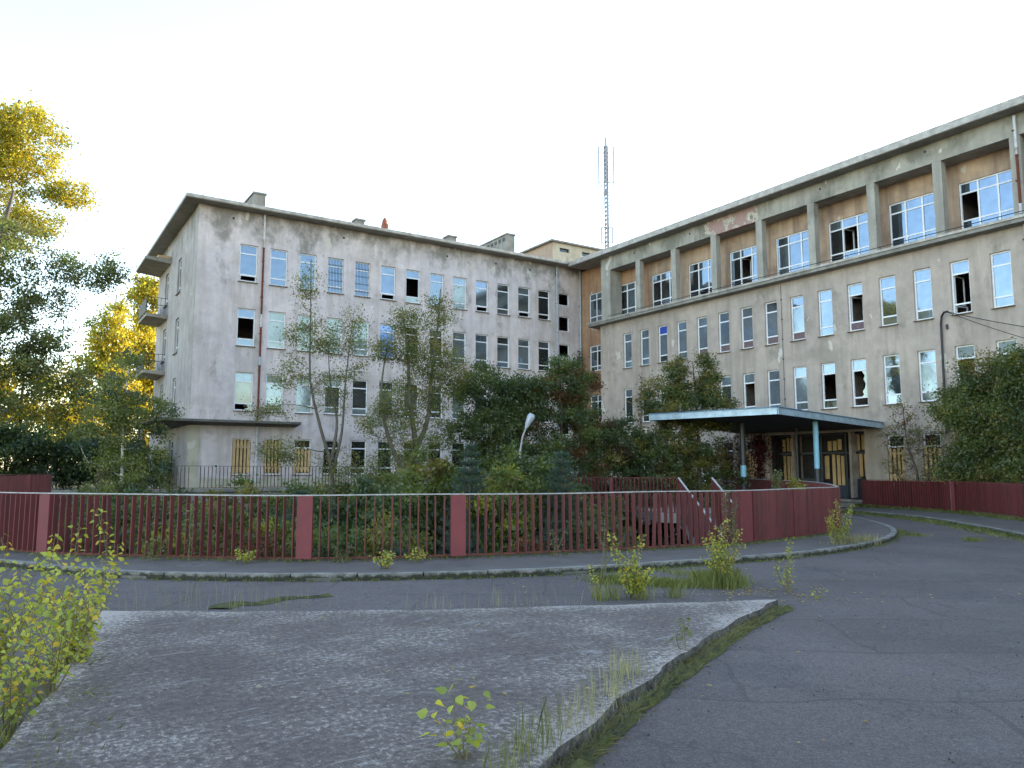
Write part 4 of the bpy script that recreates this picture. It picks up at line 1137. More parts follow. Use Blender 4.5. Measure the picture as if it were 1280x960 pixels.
# street lamp in the sunken garden
lamp = empty("street_lamp", (13.25, 20.0, MOAT_Z)); tag(lamp, "bent grey street lamp leaning out of the bushes in front of the grey wing", "street lamp")
m = MB(); m.tube([(0, 0, 0), (.02, 0, 3.2), (.06, -.02, 4.6), (.12, -.05, 5.0), (.24, -.1, 5.32)], [.06, .05, .032, .028, .026], 8); m.build("pole", MAT['mast'], lamp)
m = MB(); m.tube([(.22, -.09, 5.26), (.28, -.12, 5.42), (.36, -.16, 5.60), (.40, -.18, 5.70)], [.04, .09, .125, .10], 10); m.build("lamp_head", simple("lamp_head", (.33, .36, .42), .35, .1, 6, 0), lamp)

# ================================================================== VEGETATION
def leaf_quads(centers, size, droop=0.3, aspect=0.62):
    """rhombic leaves, one face each"""
    n = len(centers)
    d = rng.normal(size=(n, 3)); d[:, 2] -= droop; d /= np.linalg.norm(d, axis=1)[:, None]
    r = rng.normal(size=(n, 3)); s = np.cross(d, r); s /= np.linalg.norm(s, axis=1)[:, None]
    L = size * rng.uniform(.6, 1.35, n)[:, None]
    v = np.empty((n, 4, 3))
    v[:, 0] = centers - d * L * .5; v[:, 1] = centers + s * L * aspect * .5 - d * L * .08
    v[:, 2] = centers + d * L * .5; v[:, 3] = centers - s * L * aspect * .5 - d * L * .08
    return v
def lobes_clusters(lobes, ncl):
    """cluster centres spread over ellipsoidal lobes, biased to the shell"""
    out = []
    tot = sum(l[3] if len(l) > 3 else 1 for l in lobes)
    for l in lobes:
        c, r = np.array(l[0]), np.array(l[1]) if hasattr(l[1], '__len__') else np.array([l[1]] * 3)
        k = max(2, int(ncl * (l[3] if len(l) > 3 else 1) / tot))
        d = rng.normal(size=(k, 3)); d /= np.linalg.norm(d, axis=1)[:, None]
        rad = rng.uniform(.25, 1.0, k) ** .55
        out.append(c + d * rad[:, None] * r * rng.uniform(.85, 1.12, (k, 1)))
    return np.vstack(out)
def branch(mb, a, b, r0, r1, bend=.15, n=4, sides=5, sagv=0.0):
    a, b = np.array(a, float), np.array(b, float); L = np.linalg.norm(b - a)
    pts = []
    off = rng.normal(size=3) * L * bend
    for i in range(n + 1):
        u = i / n
        pts.append(a + (b - a) * u + off * math.sin(math.pi * u) * .5 + np.array([0, 0, -sagv * L * math.sin(math.pi * u)]))
    mb.tube(pts, [r0 + (r1 - r0) * i / n for i in range(n + 1)], sides, cap=False)
    return pts
def tree(name, base, trunk, r0, lobes, ncl, nleaf, lsize, mats, label, cat, group=None, crad=.35, bark='bark', limb_r=.035, twig=True, droop=.3, seedmix=None, multi=None, aspect=.62, dens=(1.25, 1.7, 1.25)):
    """trunk: points relative to base; lobes relative to base too"""
    root = empty(name, base); tag(root, label, cat, group)
    mb = MB()
    trunks = [trunk] + (multi or [])
    dense_pts = []
    for tk in trunks:
        tp = catmull(tk, 5); n = len(tp)
        rr = [max(.012, r0 * (1 - .86 * i / (n - 1)) * (1 if tk is trunk else .7)) for i in range(n)]
        mb.tube(tp, rr, 8, cap=False)
        for p, q in zip(tp, rr): dense_pts.append((p, q))
    P = np.array([p for p, _ in dense_pts]); Q = np.array([q for _, q in dense_pts])
    ncl = int(ncl * dens[0]); nleaf = int(nleaf * dens[1]); lsize = lsize * dens[2]
    C = lobes_clusters(lobes, ncl)
    order = np.argsort([np.min(np.linalg.norm(P - c, axis=1)) for c in C])
    for c in C[order]:
        d = np.linalg.norm(P - c, axis=1) + np.maximum(0, P[:, 2] - c[2] + .1) * 1.2
        i = int(np.argmin(d)); p = P[i]
        rb = min(Q[i] * .7, limb_r * (0.4 + .35 * np.linalg.norm(c - p)))
        rb = max(rb, .008)
        if twig:
            pts = branch(mb, p, c, rb, .005, .12, 3, 4)
            P = np.vstack([P, np.array(pts[1:])]); Q = np.append(Q, [rb * .75, rb * .5, .006])
    mb.build("trunk", MAT[bark], root, smooth=True)
    nm = len(mats)
    asg = rng.integers(0, 1000, len(C)) / 1000.0
    for mi, (mk, frac) in enumerate(mats):
        lo = sum(f for _, f in mats[:mi]); sel = C[(asg >= lo) & (asg < lo + frac)]
        if len(sel) == 0: continue
        k = max(10, int(nleaf * frac))
        ci = sel[rng.integers(0, len(sel), k)]
        rad = crad * rng.uniform(.6, 1.3, (k, 1))
        pos = ci + rng.normal(size=(k, 3)) * rad * np.array([.6, .6, .42])
        me = npmesh("crown", leaf_quads(pos, lsize, droop, aspect), 4, LM[mk])
        inst("crown", me, root)
    return root

# --- big trees at the left edge
tree("poplar_tree", (-2.2, 38, .47), [(0, 0, 0), (.2, 0, 4), (.5, .1, 8), (.9, .2, 12), (1.3, .3, 15), (1.7, .3, 17)], .34,
     [((.6, 0, 15.2), (2.0, 2.0, 1.9), 0, 3), ((2.2, -.4, 14.6), (1.5, 1.5, 2.0), 0, 2.4), ((-1.2, 0, 14.5), (1.8, 1.8, 2.2), 0, 2), ((1.0, 0, 12.6), (1.7, 1.8, 1.5), 0, 2), ((3.6, -.5, 12.9), (1.1, 1.0, .5), 0, .9), ((2.6, -.3, 11.6), (1.3, 1.2, .6), 0, .9), ((.2, 0, 10), (2, 2, 2), 0, 1.6)],
     300, 26000, .092, [('yellow', .72), ('yelgreen', .28)], "tall poplar with bright yellow crown at the left edge", "tree", crad=.42, limb_r=.06)
tree("ash_tree", (-1.6, 32, .47), [(0, 0, 0), (.2, 0, 3), (.6, 0, 6), (.9, 0, 9), (1.2, 0, 11)], .30,
     [((.8, 0, 8.9), (2.2, 1.9, 1.5), 0, 2.6), ((3.6, -.2, 8.3), (1.6, 1.0, .55), 0, 1.1), ((.2, 0, 6.5), (2.0, 1.9, 1.6), 0, 2.4), ((2.2, 0, 6.3), (.9, 1.0, 2.2), 0, 1.7), ((1.6, 0, 4.2), (1.6, 1.6, 1.5), 0, 2), ((-.6, 0, 4.5), (1.8, 1.6, 2.2), 0, 2), ((3.4, 0, 3.4), (.8, 1.0, 1.3), 0, .8)],
     300, 40000, .085, [('mid', .45), ('birch', .35), ('pale', .2)], "large dark green tree below the yellow poplar, one limb reaching right", "tree", dens=(.9, 1.15, 1.15), crad=.40, limb_r=.06)
tree("poplar_tree", (9.4, 71, .47), [(0, 0, 0), (0, 0, 6), (.1, 0, 12), (.2, 0, 18)], .32,
     [((0, 0, 15), (1.6, 1.6, 3.0), 0, 2), ((-.3, 0, 10), (2.5, 2.2, 4.2), 0, 3), ((-.2, 0, 5), (2.6, 2.4, 3.5), 0, 2)],
     170, 15000, .20, [('yellow', .75), ('yelgreen', .25)], "sunlit yellow poplar showing just left of the grey wing's balconies", "tree", crad=.7, limb_r=.07)
tree("poplar_tree", (6.3, 68, .47), [(0, 0, 0), (0, 0, 6), (.1, 0, 11), (.2, 0, 15)], .30,
     [((0, 0, 11.5), (1.7, 1.6, 3.0), 0, 2), ((-.5, 0, 7.5), (2.5, 2.2, 3.2), 0, 3), ((-.9, 0, 4), (2.8, 2.4, 2.8), 0, 2)],
     170, 14000, .20, [('yellow', .6), ('yelgreen', .4)], "second, lower yellow poplar farther left of the grey wing", "tree", crad=.7, limb_r=.07)
tree("lime_tree", (0.5, 60, .47), [(0, 0, 0), (0, 0, 4), (.1, 0, 9)], .25,
     [((0, 0, 6), (3.2, 2, 2.6), 0, 2), ((-4, 0, 6.5), (3, 2, 3), 0, 2), ((3.5, 0, 4), (2.2, 2, 2), 0, 1.2)],
     110, 9000, .20, [('yellow', .6), ('olive', .4)], "yellowing lime tree glimpsed behind the dark hedge at far left", "tree", crad=.8, limb_r=.07)
tree("lime_tree", (-6, 50, .47), [(0, 0, 0), (0, 0, 4), (.1, 0, 9)], .25,
     [((0, 0, 7), (3, 2, 3.5), 0, 2), ((2.5, 0, 4.5), (2.5, 2, 2.4), 0, 2)],
     90, 9000, .20, [('olive', .6), ('yelgreen', .4)], "olive tree behind the trunk of the leftmost poplar", "tree", crad=.8, limb_r=.07)
# dark hedge belt
for i, (x, y, w, h, lab) in enumerate([(-3.5, 42, 2.2, 3.4, "dark hedge shrub at the left edge above the far red fence"), (-.2, 43, 2.2, 3.0, "dark hedge shrub second from the left above the far red fence"), (3.0, 44, 2.0, 2.7, "dark hedge shrub between the birch and the left hedge"), (5.6, 47, 1.9, 2.4, "dark hedge shrub beneath the grey wing's balconies")]):
    tree("hedge_shrub", (x, y, .47), [(0, 0, 0), (.1, 0, h * .4), (0, .1, h * .8)], .08, [((0, 0, h * .55), (w, 1.6, h * .5), 0, 1)], 60, 7000, .13, [('dark', .8), ('blueg', .2)], lab, "shrub", "hedge shrubs at the left", crad=.5)
C_ = np.column_stack([rng.uniform(-60, 26, 700), rng.uniform(92, 104, 700), rng.uniform(.5, 7.5, 700)])
C_[:, 2] *= .75 + .3 * np.sin(C_[:, 0] * .35)
P_ = C_[rng.integers(0, 700, 26000)] + rng.normal(size=(26000, 3)) * .8
o = inst("far_wood", npmesh("far_wood", leaf_quads(P_, .5), 4, LM['mid'])); tag(o, "low far-off wood closing the horizon at the left", "wood", kind='stuff')
# birch sapling in front of the left corner
tree("birch_tree", (2.95, 26.6, -.6), [(0, 0, 0), (.02, 0, 2), (-.03, 0, 4), (.1, 0, 5.9)], .065,
     [((0, 0, 5.0), (.75, .7, .9), 0, 1.2), ((.35, 0, 3.9), (1.15, .9, .8), 0, 2), ((-.4, 0, 3.4), (1.0, .9, .9), 0, 1.6), ((.3, 0, 2.2), (1.35, 1.0, .95), 0, 2.4), ((.1, -.2, 1.0), (1.6, 1, .8), 0, 2)],
     170, 17000, .058, [('birch', .62), ('mid', .23), ('blueg', .15)], "slim birch with white trunk and drooping green leaves left of the grey wing", "tree", crad=.26, bark='bark_birch', droop=.9)
# sparse trees before the grey wing
tree("ash_sapling", (9.75, 26.6, -2.3), [(0, 0, 0), (-.02, 0, 2.2), (-.1, 0, 3.9), (-.55, 0, 5.4), (-.95, 0, 7.0), (-1.0, 0, 9), (-1.05, 0, 11.4)], .10,
     [((-1.05, 0, 10.2), (.45, .5, 1.1), 0, 1), ((-1.1, 0, 8.5), (1.0, .9, .9), 0, 2), ((-1.5, 0, 7.2), (.9, .8, .7), 0, 1.2), ((.25, 0, 8.7), (.6, .6, .9), 0, 1.1), ((.8, 0, 8.0), (.5, .5, .9), 0, .7), ((-.2, 0, 6.7), (.9, .8, .8), 0, 1.2), ((-2.3, 0, 5.9), (.8, .6, .4), 0, .8), ((-1.9, 0, 4.5), (.8, .6, .45), 0, 1.5), ((.3, 0, 4.1), (.75, .6, .7), 0, 1.2), ((-.2, 0, 3.0), (.7, .6, .8), 0, 1.2), ((.55, 0, 9.4), (.35, .35, .5), 0, .6), ((-.35, 0, 8.3), (.4, .4, .5), 0, .6)],
     170, 11500, .062, [('birch', .50), ('pale', .28), ('olive', .22)], "thin sparse tree with forked stems before the grey wing, nearer the rusty downpipe", "tree", "thin trees before the grey wing", dens=(1.1, 1.3, 1.1), crad=.34, bark='bark_grey',
     multi=[[(-.08, 0, 3.7), (.25, 0, 5.2), (.35, 0, 7), (.6, 0, 9.6)], [(-.1, 0, 4.2), (.1, .1, 5.6), (-.2, 0, 6.8), (-.35, 0, 8.4)]])
tree("ash_sapling", (11.8, 25.2, -2.3), [(0, 0, 0), (.05, 0, 2), (.2, 0, 3.9), (.9, 0, 5.6), (1.05, 0, 7.2), (1.3, 0, 9.2), (1.4, 0, 10.6)], .15,
     [((1.35, 0, 9.6), (.6, .6, .8), 0, 1), ((1.0, 0, 8.2), (1.0, .9, 1.0), 0, 2.2), ((-.1, 0, 8.4), (.6, .6, 1.0), 0, .8), ((1.9, 0, 7.4), (.6, .7, .9), 0, 1), ((.3, 0, 6.4), (1.3, 1, .9), 0, 2.2), ((-.8, 0, 5.6), (1.0, .8, .8), 0, 1.6), ((.7, 0, 5.0), (1.2, .9, .8), 0, 1.8), ((-.3, 0, 3.9), (1.3, 1, .8), 0, 2), ((.9, 0, 3.4), (1.0, .9, .8), 0, 1.3), ((-.75, 0, 8.1), (.45, .4, .6), 0, .8), ((-.1, 0, 9.3), (.5, .4, .5), 0, .8), ((1.1, 0, 7.0), (1.1, .9, .8), 0, 1.6)],
     230, 22000, .062, [('birch', .50), ('mid', .2), ('olive', .30)], "fuller forked tree before the middle of the grey wing", "tree", "thin trees before the grey wing", dens=(1.15, 1.5, 1.1), crad=.36, bark='bark_grey',
     multi=[[(.1, 0, 3.6), (-.6, 0, 5.0), (-.9, 0, 6.6), (-.7, 0, 8.4)], [(.5, 0, 4.6), (.2, 0, 6.4), (.1, 0, 8), (-.1, 0, 9.4)]])
# dense dark trees towards the inner corner
tree("privet_tree", (16.0, 26, -2.3), [(0, 0, 0), (0, 0, 3), (.1, 0, 6), (0, 0, 8)], .14,
     [((-.1, 0, 7.0), (1.5, 1.2, 1.1), 0, 2), ((1.2, -.3, 6.9), (1.0, 1, .9), 0, 1), ((-.1, 0, 5.4), (2.0, 1.4, 1.4), 0, 3.4), ((.4, 0, 3.6), (2.1, 1.4, 1.5), 0, 3), ((.4, 0, 1.8), (2.0, 1.4, 1.4), 0, 2)],
     230, 30000, .075, [('dark', .6), ('mid', .4)], "dense dark green tree left of the inner corner of the building", "tree", crad=.33)
tree("privet_tree", (18.7, 25.2, -2.3), [(0, 0, 0), (0, 0, 3), (.1, 0, 6), (0, 0, 8.2)], .14,
     [((.3, 0, 7.3), (1.4, 1.2, 1.2), 0, 2.2), ((-1, .3, 6.7), (1.0, 1, .9), 0, 1), ((.1, 0, 5.3), (2.1, 1.5, 1.5), 0, 3.4), ((.3, 0, 3.4), (2.1, 1.5, 1.6), 0, 3), ((.2, 0, 1.8), (2.1, 1.5, 1.4), 0, 2)],
     240, 31000, .075, [('dark', .45), ('mid', .35), ('rust', .2)], "dense dark tree with reddish leaves hiding the building's inner corner", "tree", crad=.33)
# trees before the tan wing
tree("maple_tree", (24.2, 22.9, -1.5), [(0, 0, 0), (0, 0, 3), (0, 0, 5), (-.2, 0, 7.6)], .12,
     [((-.75, .35, 6.9), (.45, .5, 1.2), 0, 1.2), ((.35, -.3, 6.9), (.5, .5, 1.1), 0, 1.2), ((-1.3, .8, 5.9), (1.0, .9, 1.1), 0, 1.6), ((.0, 0, 5.4), (1.8, 1.5, 1.2), 0, 3.6), ((-.9, .6, 3.9), (2.0, 1.5, 1.3), 0, 3.6), ((.2, .2, 3.0), (2.0, 1.6, 1.4), 0, 3.4)],
     260, 32000, .070, [('dark', .3), ('olive', .4), ('mid', .3)], "twin-peaked bushy tree in front of the tan wing left of the canopy", "tree", crad=.3)
tree("maple_tree", (21.9, 24.9, -2.0), [(0, 0, 0), (0, 0, 3), (0, 0, 5)], .10,
     [((0, 0, 4.7), (1.1, 1.1, 1.3), 0, 2), ((-.4, 0, 3.2), (1.6, 1.4, 1.5), 0, 3), ((1.2, -.5, 2.6), (1.6, 1.4, 1.3), 0, 2)],
     170, 19000, .085, [('dark', .5), ('brownvine', .2), ('olive', .2)], "low dark bush with brown leaves between the inner corner and the twin-peaked tree", "tree", crad=.33)
# shrubs behind the right fence
tree("elder_bush", (30.6, 14.35, 0), [(0, 0, 0), (.0, 0, 1.6), (0, .1, 3.2)], .10,
     [((-.1, -.1, 5.0), (.9, 1.1, .9), 0, 1.7), ((-.1, .5, 3.9), (1.2, 1.6, 1.2), 0, 3.4), ((-.3, -.3, 2.4), (1.2, 1.6, 1.1), 0, 3), ((-.4, .5, 1.6), (1.1, 1.5, .8), 0, 2)],
     230, 32000, .072, [('mid', .50), ('dark', .22), ('olive', .28)], "thick green bush overhanging the red fence at the right edge", "bush", dens=(1.15, 1.15, 1.3), crad=.36)
tree("elder_bush", (29.9, 12.6, 0), [(0, 0, 0), (.0, 0, 1.6), (0, .1, 3.2)], .10,
     [((0, 0, 4.9), (.9, 1.0, 1.2), 0, 1.8), ((0, 0, 3.3), (1.3, 1.4, 1.4), 0, 3.3), ((-.2, 0, 1.6), (1.2, 1.3, 1.0), 0, 2)],
     150, 21000, .072, [('mid', .5), ('dark', .35), ('olive', .15)], "dark green bush cut off by the right edge of the picture", "bush", dens=(1.15, 1.15, 1.3), crad=.36)
tree("cherry_shrub", (31.1, 17.6, 0), [(0, 0, 0), (-.05, -.1, 1.4), (-.1, .2, 2.6), (-.05, .35, 4.2)], .075,
     [((-.1, .4, 3.9), (.35, .5, .5), 0, .7), ((-.1, .3, 3.0), (.5, 1.2, .6), 0, 1.6), ((-.1, -.6, 2.6), (.5, .9, .8), 0, 1.5), ((-.1, 0, 1.7), (.5, 1.3, .7), 0, 1.4)],
     90, 2600, .07, [('pale', .5), ('olive', .3), ('rust', .2)], "half bare twiggy shrub against the tan wall right of the entrance", "bush", crad=.24, bark='bark', limb_r=.045, dens=(1.2, 1.3, 1.1),
     multi=[[(0, 0, .3), (-.1, -.7, 1.5), (-.1, -1.0, 2.6)], [(0, 0, .3), (-.1, .7, 1.4), (-.1, 1.1, 2.5)]])

# conifers in the sunken garden
def pine(base, h, w, label, group, mk='blueg'):
    root = empty("pine_sapling", base); tag(root, label, "pine", group)
    mb = MB(); mb.tube([(0, 0, 0), (.02, .01, h * .5), (0, 0, h)], [.05, .035, .01], 6)
    cs = []; ds = []
    k = 0; z = .25
    while z < h:
        f = 1 - z / h; n = 6
        for a in range(n):
            an = a * 2 * math.pi / n + k * .6 + random.uniform(-.25, .25); L = w * (f ** .75) * random.uniform(.75, 1.1) + .08
            tip = np.array([math.cos(an) * L, math.sin(an) * L, z + L * .45])
            mb.tube([(0, 0, z), tuple(tip * [.5, .5, 1] - [0, 0, L * .12]), tuple(tip)], [.014, .01, .005], 4, cap=False)
            m_ = max(3, int(L / .09))
            for j in range(1, m_ + 1):
                u = j / m_; cs.append(np.array([0, 0, z]) * (1 - u) + tip * u - np.array([0, 0, L * .24 * u * (1 - u)])); ds.append(tip - np.array([0, 0, z]))
        z += .24; k += 1
    cs.append(np.array([0, 0, h])); ds.append(np.array([0, 0, 1.]))
    mb.build("trunk", MAT['bark'], root)
    cs = np.array(cs); ds = np.array(ds); ds /= np.linalg.norm(ds, axis=1)[:, None]
    per = 26; n = len(cs) * per
    c = np.repeat(cs, per, 0) + rng.normal(size=(n, 3)) * .02; d = np.repeat(ds, per, 0) * .7 + rng.normal(size=(n, 3)) * .55; d /= np.linalg.norm(d, axis=1)[:, None]
    s = np.cross(d, rng.normal(size=(n, 3))); s /= np.linalg.norm(s, axis=1)[:, None]; L = rng.uniform(.09, .15, (n, 1))
    v = np.empty((n, 3, 3)); v[:, 0] = c - s * .007; v[:, 1] = c + s * .007; v[:, 2] = c + d * L
    inst("needles", npmesh("needles", v, 3, LM[mk]), root)
PG = "young pines behind the curved fence"
for (x, y, h, w, lab) in [
    (9.9, 17.2, 4.2, 1.15, "tallest blue-green young pine behind the fence, right of the central post"),
    (10.9, 18.9, 4.6, 1.1, "young pine with its top against the dark tree, right of the forked tree"),
    (12.7, 17.0, 4.4, 1.1, "young pine below the inner corner of the building, left of the stair"),
    (7.0, 15.3, 2.4, .85, "small pine right behind the fence between the two central posts"),
    (8.6, 15.4, 2.9, .9, "small pine close behind the fence just right of the central post"),
    (11.1, 15.2, 2.8, .95, "small pine close behind the fence halfway to the stair"),
    (6.0, 18.6, 3.4, 1.0, "young pine under the first thin tree"),
    (14.2, 19.6, 4.2, 1.1, "young pine beside the red landing fence")]:
    pine((x, y, MOAT_Z), h, w, lab, PG)

# fillers in the sunken garden
SHR = {
 'dark': ([('dark', .7), ('mid', .3)], "dark green shrub low in the sunken garden behind the red fence"),
 'olive': ([('olive', .6), ('mid', .4)], "olive shrub with yellow leaves low in the sunken garden behind the red fence"),
 'rust': ([('rust', .6), ('olive', .4)], "rust-leaved shrub low in the sunken garden behind the red fence"),
 'yel': ([('yelgreen', .25), ('mid', .75)], "yellow-green shrub low in the sunken garden behind the red fence")}
for i, (x, y, h, w, k) in enumerate([
    (1.6, 18.3, 2.9, 1.0, 'dark'), (2.9, 17.0, 3.0, 1.0, 'yel'), (4.2, 16.2, 3.0, 1.0, 'rust'), (5.6, 15.9, 2.9, .9, 'dark'), (5.2, 17.4, 3.1, 1.0, 'yel'),
    (7.6, 16.8, 3.0, 1.0, 'olive'), (8.3, 18.3, 3.6, 1.1, 'dark'), (10.0, 15.0, 2.4, .8, 'rust'), (12.2, 15.0, 2.9, .9, 'dark'), (13.3, 16.0, 3.2, 1.0, 'dark'),
    (13.6, 18.0, 3.6, 1.1, 'olive'), (12.0, 19.0, 4.0, 1.0, 'olive'), (15.2, 20.5, 3.9, 1.1, 'dark'), (2.2, 21.0, 3.2, 1.4, 'dark'), (4.4, 20.5, 3.3, 1.4, 'olive'),
    (6.8, 21.5, 3.6, 1.4, 'dark'), (9.4, 21.5, 3.9, 1.4, 'dark'), (12, 22.5, 4.2, 1.3, 'dark'), (14.4, 23.5, 4.4, 1.4, 'dark'), (4.8, 25.5, 3.3, 1.6, 'dark'), (7.6, 26.5, 3.4, 1.5, 'olive'),
    (10.5, 28, 3.6, 1.6, 'dark'), (13.3, 28, 3.9, 1.6, 'dark'), (20.5, 22.3, 3.9, 1.2, 'dark'), (22.6, 20.8, 3.0, 1.2, 'dark'), (25.6, 24.8, 3.6, 1.5, 'dark'), (11.2, 20.2, 3.9, .8, 'yel'), (11.3, 17.6, 4.5, .9, 'olive'), (10.6, 16.9, 4.3, .8, 'yel'), (12.6, 18.3, 4.6, .9, 'dark'), (8.9, 19.5, 4.3, 1.2, 'dark'), (10.3, 20.3, 4.6, 1.2, 'olive'), (14.6, 22.0, 5.0, 1.4, 'dark'), (17.2, 23.0, 4.9, 1.3, 'dark'), (2.5, 19.3, 3.3, 1.1, 'dark'), (3.6, 18.6, 3.4, 1.1, 'dark'), (1.5, 22.2, 3.5, 1.4, 'dark'), (3.4, 23.6, 3.6, 1.5, 'dark'), (6.0, 23.4, 3.7, 1.5, 'olive'), (3.2, 33, 3.6, 1.8, 'dark'), (17, 30, 3.6, 1.8, 'dark'), (14, 33, 4, 1.8, 'dark')]):
    mk, lab = SHR[k]
    near = y < 19.5
    px_ = 0.838 * x - 0.545 * y; dd_ = 0.545 * x + 0.838 * y; ix = 640 + 964 * px_ / dd_
    where = next(w for lim, w in ((160, 'behind the leftmost fence bays'), (290, 'behind the left fence bay'), (400, 'near the left central post'), (500, 'between the two central posts'), (590, 'by the right central post'), (680, 'right of the central post'), (760, 'halfway to the stair'), (9999, 'beside the stair')) if ix < lim) + (', close to the slats' if dd_ < 18.5 else ', farther back' if dd_ < 26 else ', near the terrace wall')
    lab = lab.replace('low in the sunken garden behind the red fence', where)
    tree("garden_shrub", (x, y, MOAT_Z), [(0, 0, 0), (.05, 0, h * .4), (0, .05, h * .8)], .05, [((0, 0, h * .62), (w, w * .9, h * .36), 0, 2), ((.1, 0, h * .3), (w * .9, w * .9, h * .3), 0, 1)],
         60, 6500 if near else 5500, .075 if near else .10, mk, lab, "shrub", "shrubs filling the sunken garden", crad=.26)

# creepers on the walls
def creeper(name, spots, n, mk, label, lsize=.11):
    root = empty(name, (0, 0, 0)); tag(root, label, "creeper")
    allp = []; mb = MB()
    for (p0, p1, wid, dens) in spots:
        p0, p1 = np.array(p0, float), np.array(p1, float); k = int(n * dens); u = rng.uniform(0, 1, k)
        w = wid * (1 - .5 * u) * (1 + .4 * np.sin(u * 9))
        c = p0 + (p1 - p0) * u[:, None]; side = rng.normal(size=(k, 3)) * np.array([1, 1, .8]) * w[:, None] * .5
        nrm = np.array([-1, 0, 0]) if abs(p0[0] - 32) < 1.6 or abs(p0[0] - 33) < 1.2 else np.array([0, -1, 0])
        side = side - nrm * (side @ nrm)[:, None]
        allp.append(c + side + nrm * rng.uniform(.03, .22, (k, 1)))
        mb.tube([tuple(p0 + nrm * .04), tuple((p0 + p1) / 2 + nrm * .05 + rng.normal(size=3) * .06), tuple(p1 + nrm * .04)], [.03, .02, .01], 5)
    mb.build("stem", MAT['bark'], root)
    inst("foliage", npmesh("foliage", leaf_quads(np.vstack(allp), lsize, .8, .8), 4, LM[mk]), root)
creeper("wall_creeper", [((32.75, 41.8, -1), (32.8, 41.8, 9.6), .75, .5), ((32.2, 41.8, -1), (32.6, 41.8, 8.0), .8, .25), ((31.5, 41.85, 6.0), (32.7, 41.85, 8.6), .5, .12), ((32.9, 40.5, -1), (32.9, 40.2, 5.6), .9, .3), ((32.96, 40.6, 7.0), (32.96, 40.4, 7.9), .9, .12)],
        5200, 'brownvine', "brown-leaved creeper climbing the inner corner where the two wings meet")
creeper("wall_creeper", [((31.95, 27.2, 0), (31.95, 27.2, 3.3), 1.1, .6), ((31.95, 28.3, 0), (31.95, 28.3, 3.0), .8, .4)], 2600, 'brownvine', "brownish creeper on the wall under the canopy, left of the red one")
creeper("wall_creeper", [((31.95, 26.0, .1), (31.95, 26.05, 3.1), .55, .7), ((31.95, 25.8, 2.2), (31.95, 26.1, 3.2), .9, .3)], 1700, 'redvine', "crimson creeper on the wall under the canopy beside the entrance")
creeper("wall_creeper", [((31.95, 35.1, .0), (31.95, 34.6, 7.3), .35, .5)], 900, 'rust', "thin red creeper rising up the tan wall above the bushes", lsize=.1)

# ------------------------------------------------------------------ saplings and weeds with real leaf shapes
def leaf_shape(scale, fold=.18):
    """heart-shaped poplar leaf, folded along the midrib, pointing along +Y from its stalk"""
    half = [(0.0, 0.0), (.28, .02), (.46, .22), (.44, .42), (.28, .68), (.1, .90), (0, 1.05)]
    v = [(0, y * scale, 0.0) for y in (0, .35, .7, 1.05)]
    m = MB()
    L = [(x * scale, y * scale, x * fold * scale) for x, y in half]; Rr = [(-x, y, z) for x, y, z in L]
    m.v = L + Rr[1:-1]
    m.f = [tuple(range(0, 7)), (0, 6, 11, 10, 9, 8, 7)]; m.mi = [0, 0]
    return m
_leafmesh = {}
def leaf_me(size, mk, var):
    k = (round(size, 3), mk, var)
    if k not in _leafmesh:
        c = G[mk][var % len(G[mk])]
        mn = "single_leaf_%s_%d" % (mk, var % len(G[mk]))
        mt = bpy.data.materials.get(mn) or leafmat(mn, [c, tuple(q * 1.08 for q in c)], trans=.5)
        _leafmesh[k] = leaf_shape(size, .12 + .07 * (var % 3)).mesh("leaf", mt)
    return _leafmesh[k]
LH = np.array([(0, 0, 0), (.28, .02, .05), (.46, .22, .08), (.28, .68, .05), (0, 1.05, 0), (-.28, .68, .05), (-.46, .22, .08), (-.28, .02, .05)])
def sapling(name, base, stems, leaf, mk, label, cat, single=False, group=None, nl=26, bare=.15, stem_mat='stem', r=.008):
    """stems: list of (dx, dy, height, leaves)"""
    if not single or len(stems) > 7: leaf *= .80; stems = [(a, b, c, int(n * (1.0 if single else 1.35))) for a, b, c, n in stems]
    root = empty(name, base); tag(root, label, cat, group)
    mb = MB(); jl = []
    for (dx, dy, h, n) in stems:
        b0 = np.array([random.gauss(0, .03), random.gauss(0, .03), 0]); top = np.array([dx, dy, h])
        bend = np.array([random.gauss(0, .06), random.gauss(0, .06), 0]) * h
        P_ = lambda u: b0 * (1 - u) + top * u + bend * math.sin(math.pi * u)
        mb.tube([tuple(P_(u)) for u in np.linspace(0, 1, 6)], [r * (1.1 - .8 * u) for u in np.linspace(0, 1, 6)], 5, cap=False)
        for k in range(n):
            u = bare + (1 - bare) * (k + random.random()) / n; p = P_(u)
            an = k * 2.4 + random.uniform(-.5, .5); tl = leaf * random.uniform(.5, 2.2) * (1.25 - u * .6)
            d = np.array([math.cos(an), math.sin(an), random.uniform(.1, .9)]); d /= np.linalg.norm(d)
            q = p + d * tl
            mb.tube([tuple(p), tuple(q)], [.0022, .0012], 3, cap=False)
            sz = leaf * random.uniform(.65, 1.25)
            ld = Vector((d[0], d[1], random.uniform(-1.1, .25))).normalized()
            rot = ld.to_track_quat('Y', 'Z').to_matrix() @ Matrix.Rotation(random.uniform(-1.0, 1.0), 3, 'Y')
            if single:
                o = bpy.data.objects.new("leaf", leaf_me(leaf, mk, random.randint(0, 5))); o.location = q; o.scale = (sz / leaf,) * 3
                o.rotation_euler = rot.to_euler(); link(o, root)
            else:
                rm = np.array(rot); jl.append(q + (LH * sz) @ rm.T)
    mb.build("stem", MAT[stem_mat], root)
    if jl:
        inst("foliage", npmesh("foliage", np.array(jl), 8, LM[mk]), root)
    return root
LS = .80
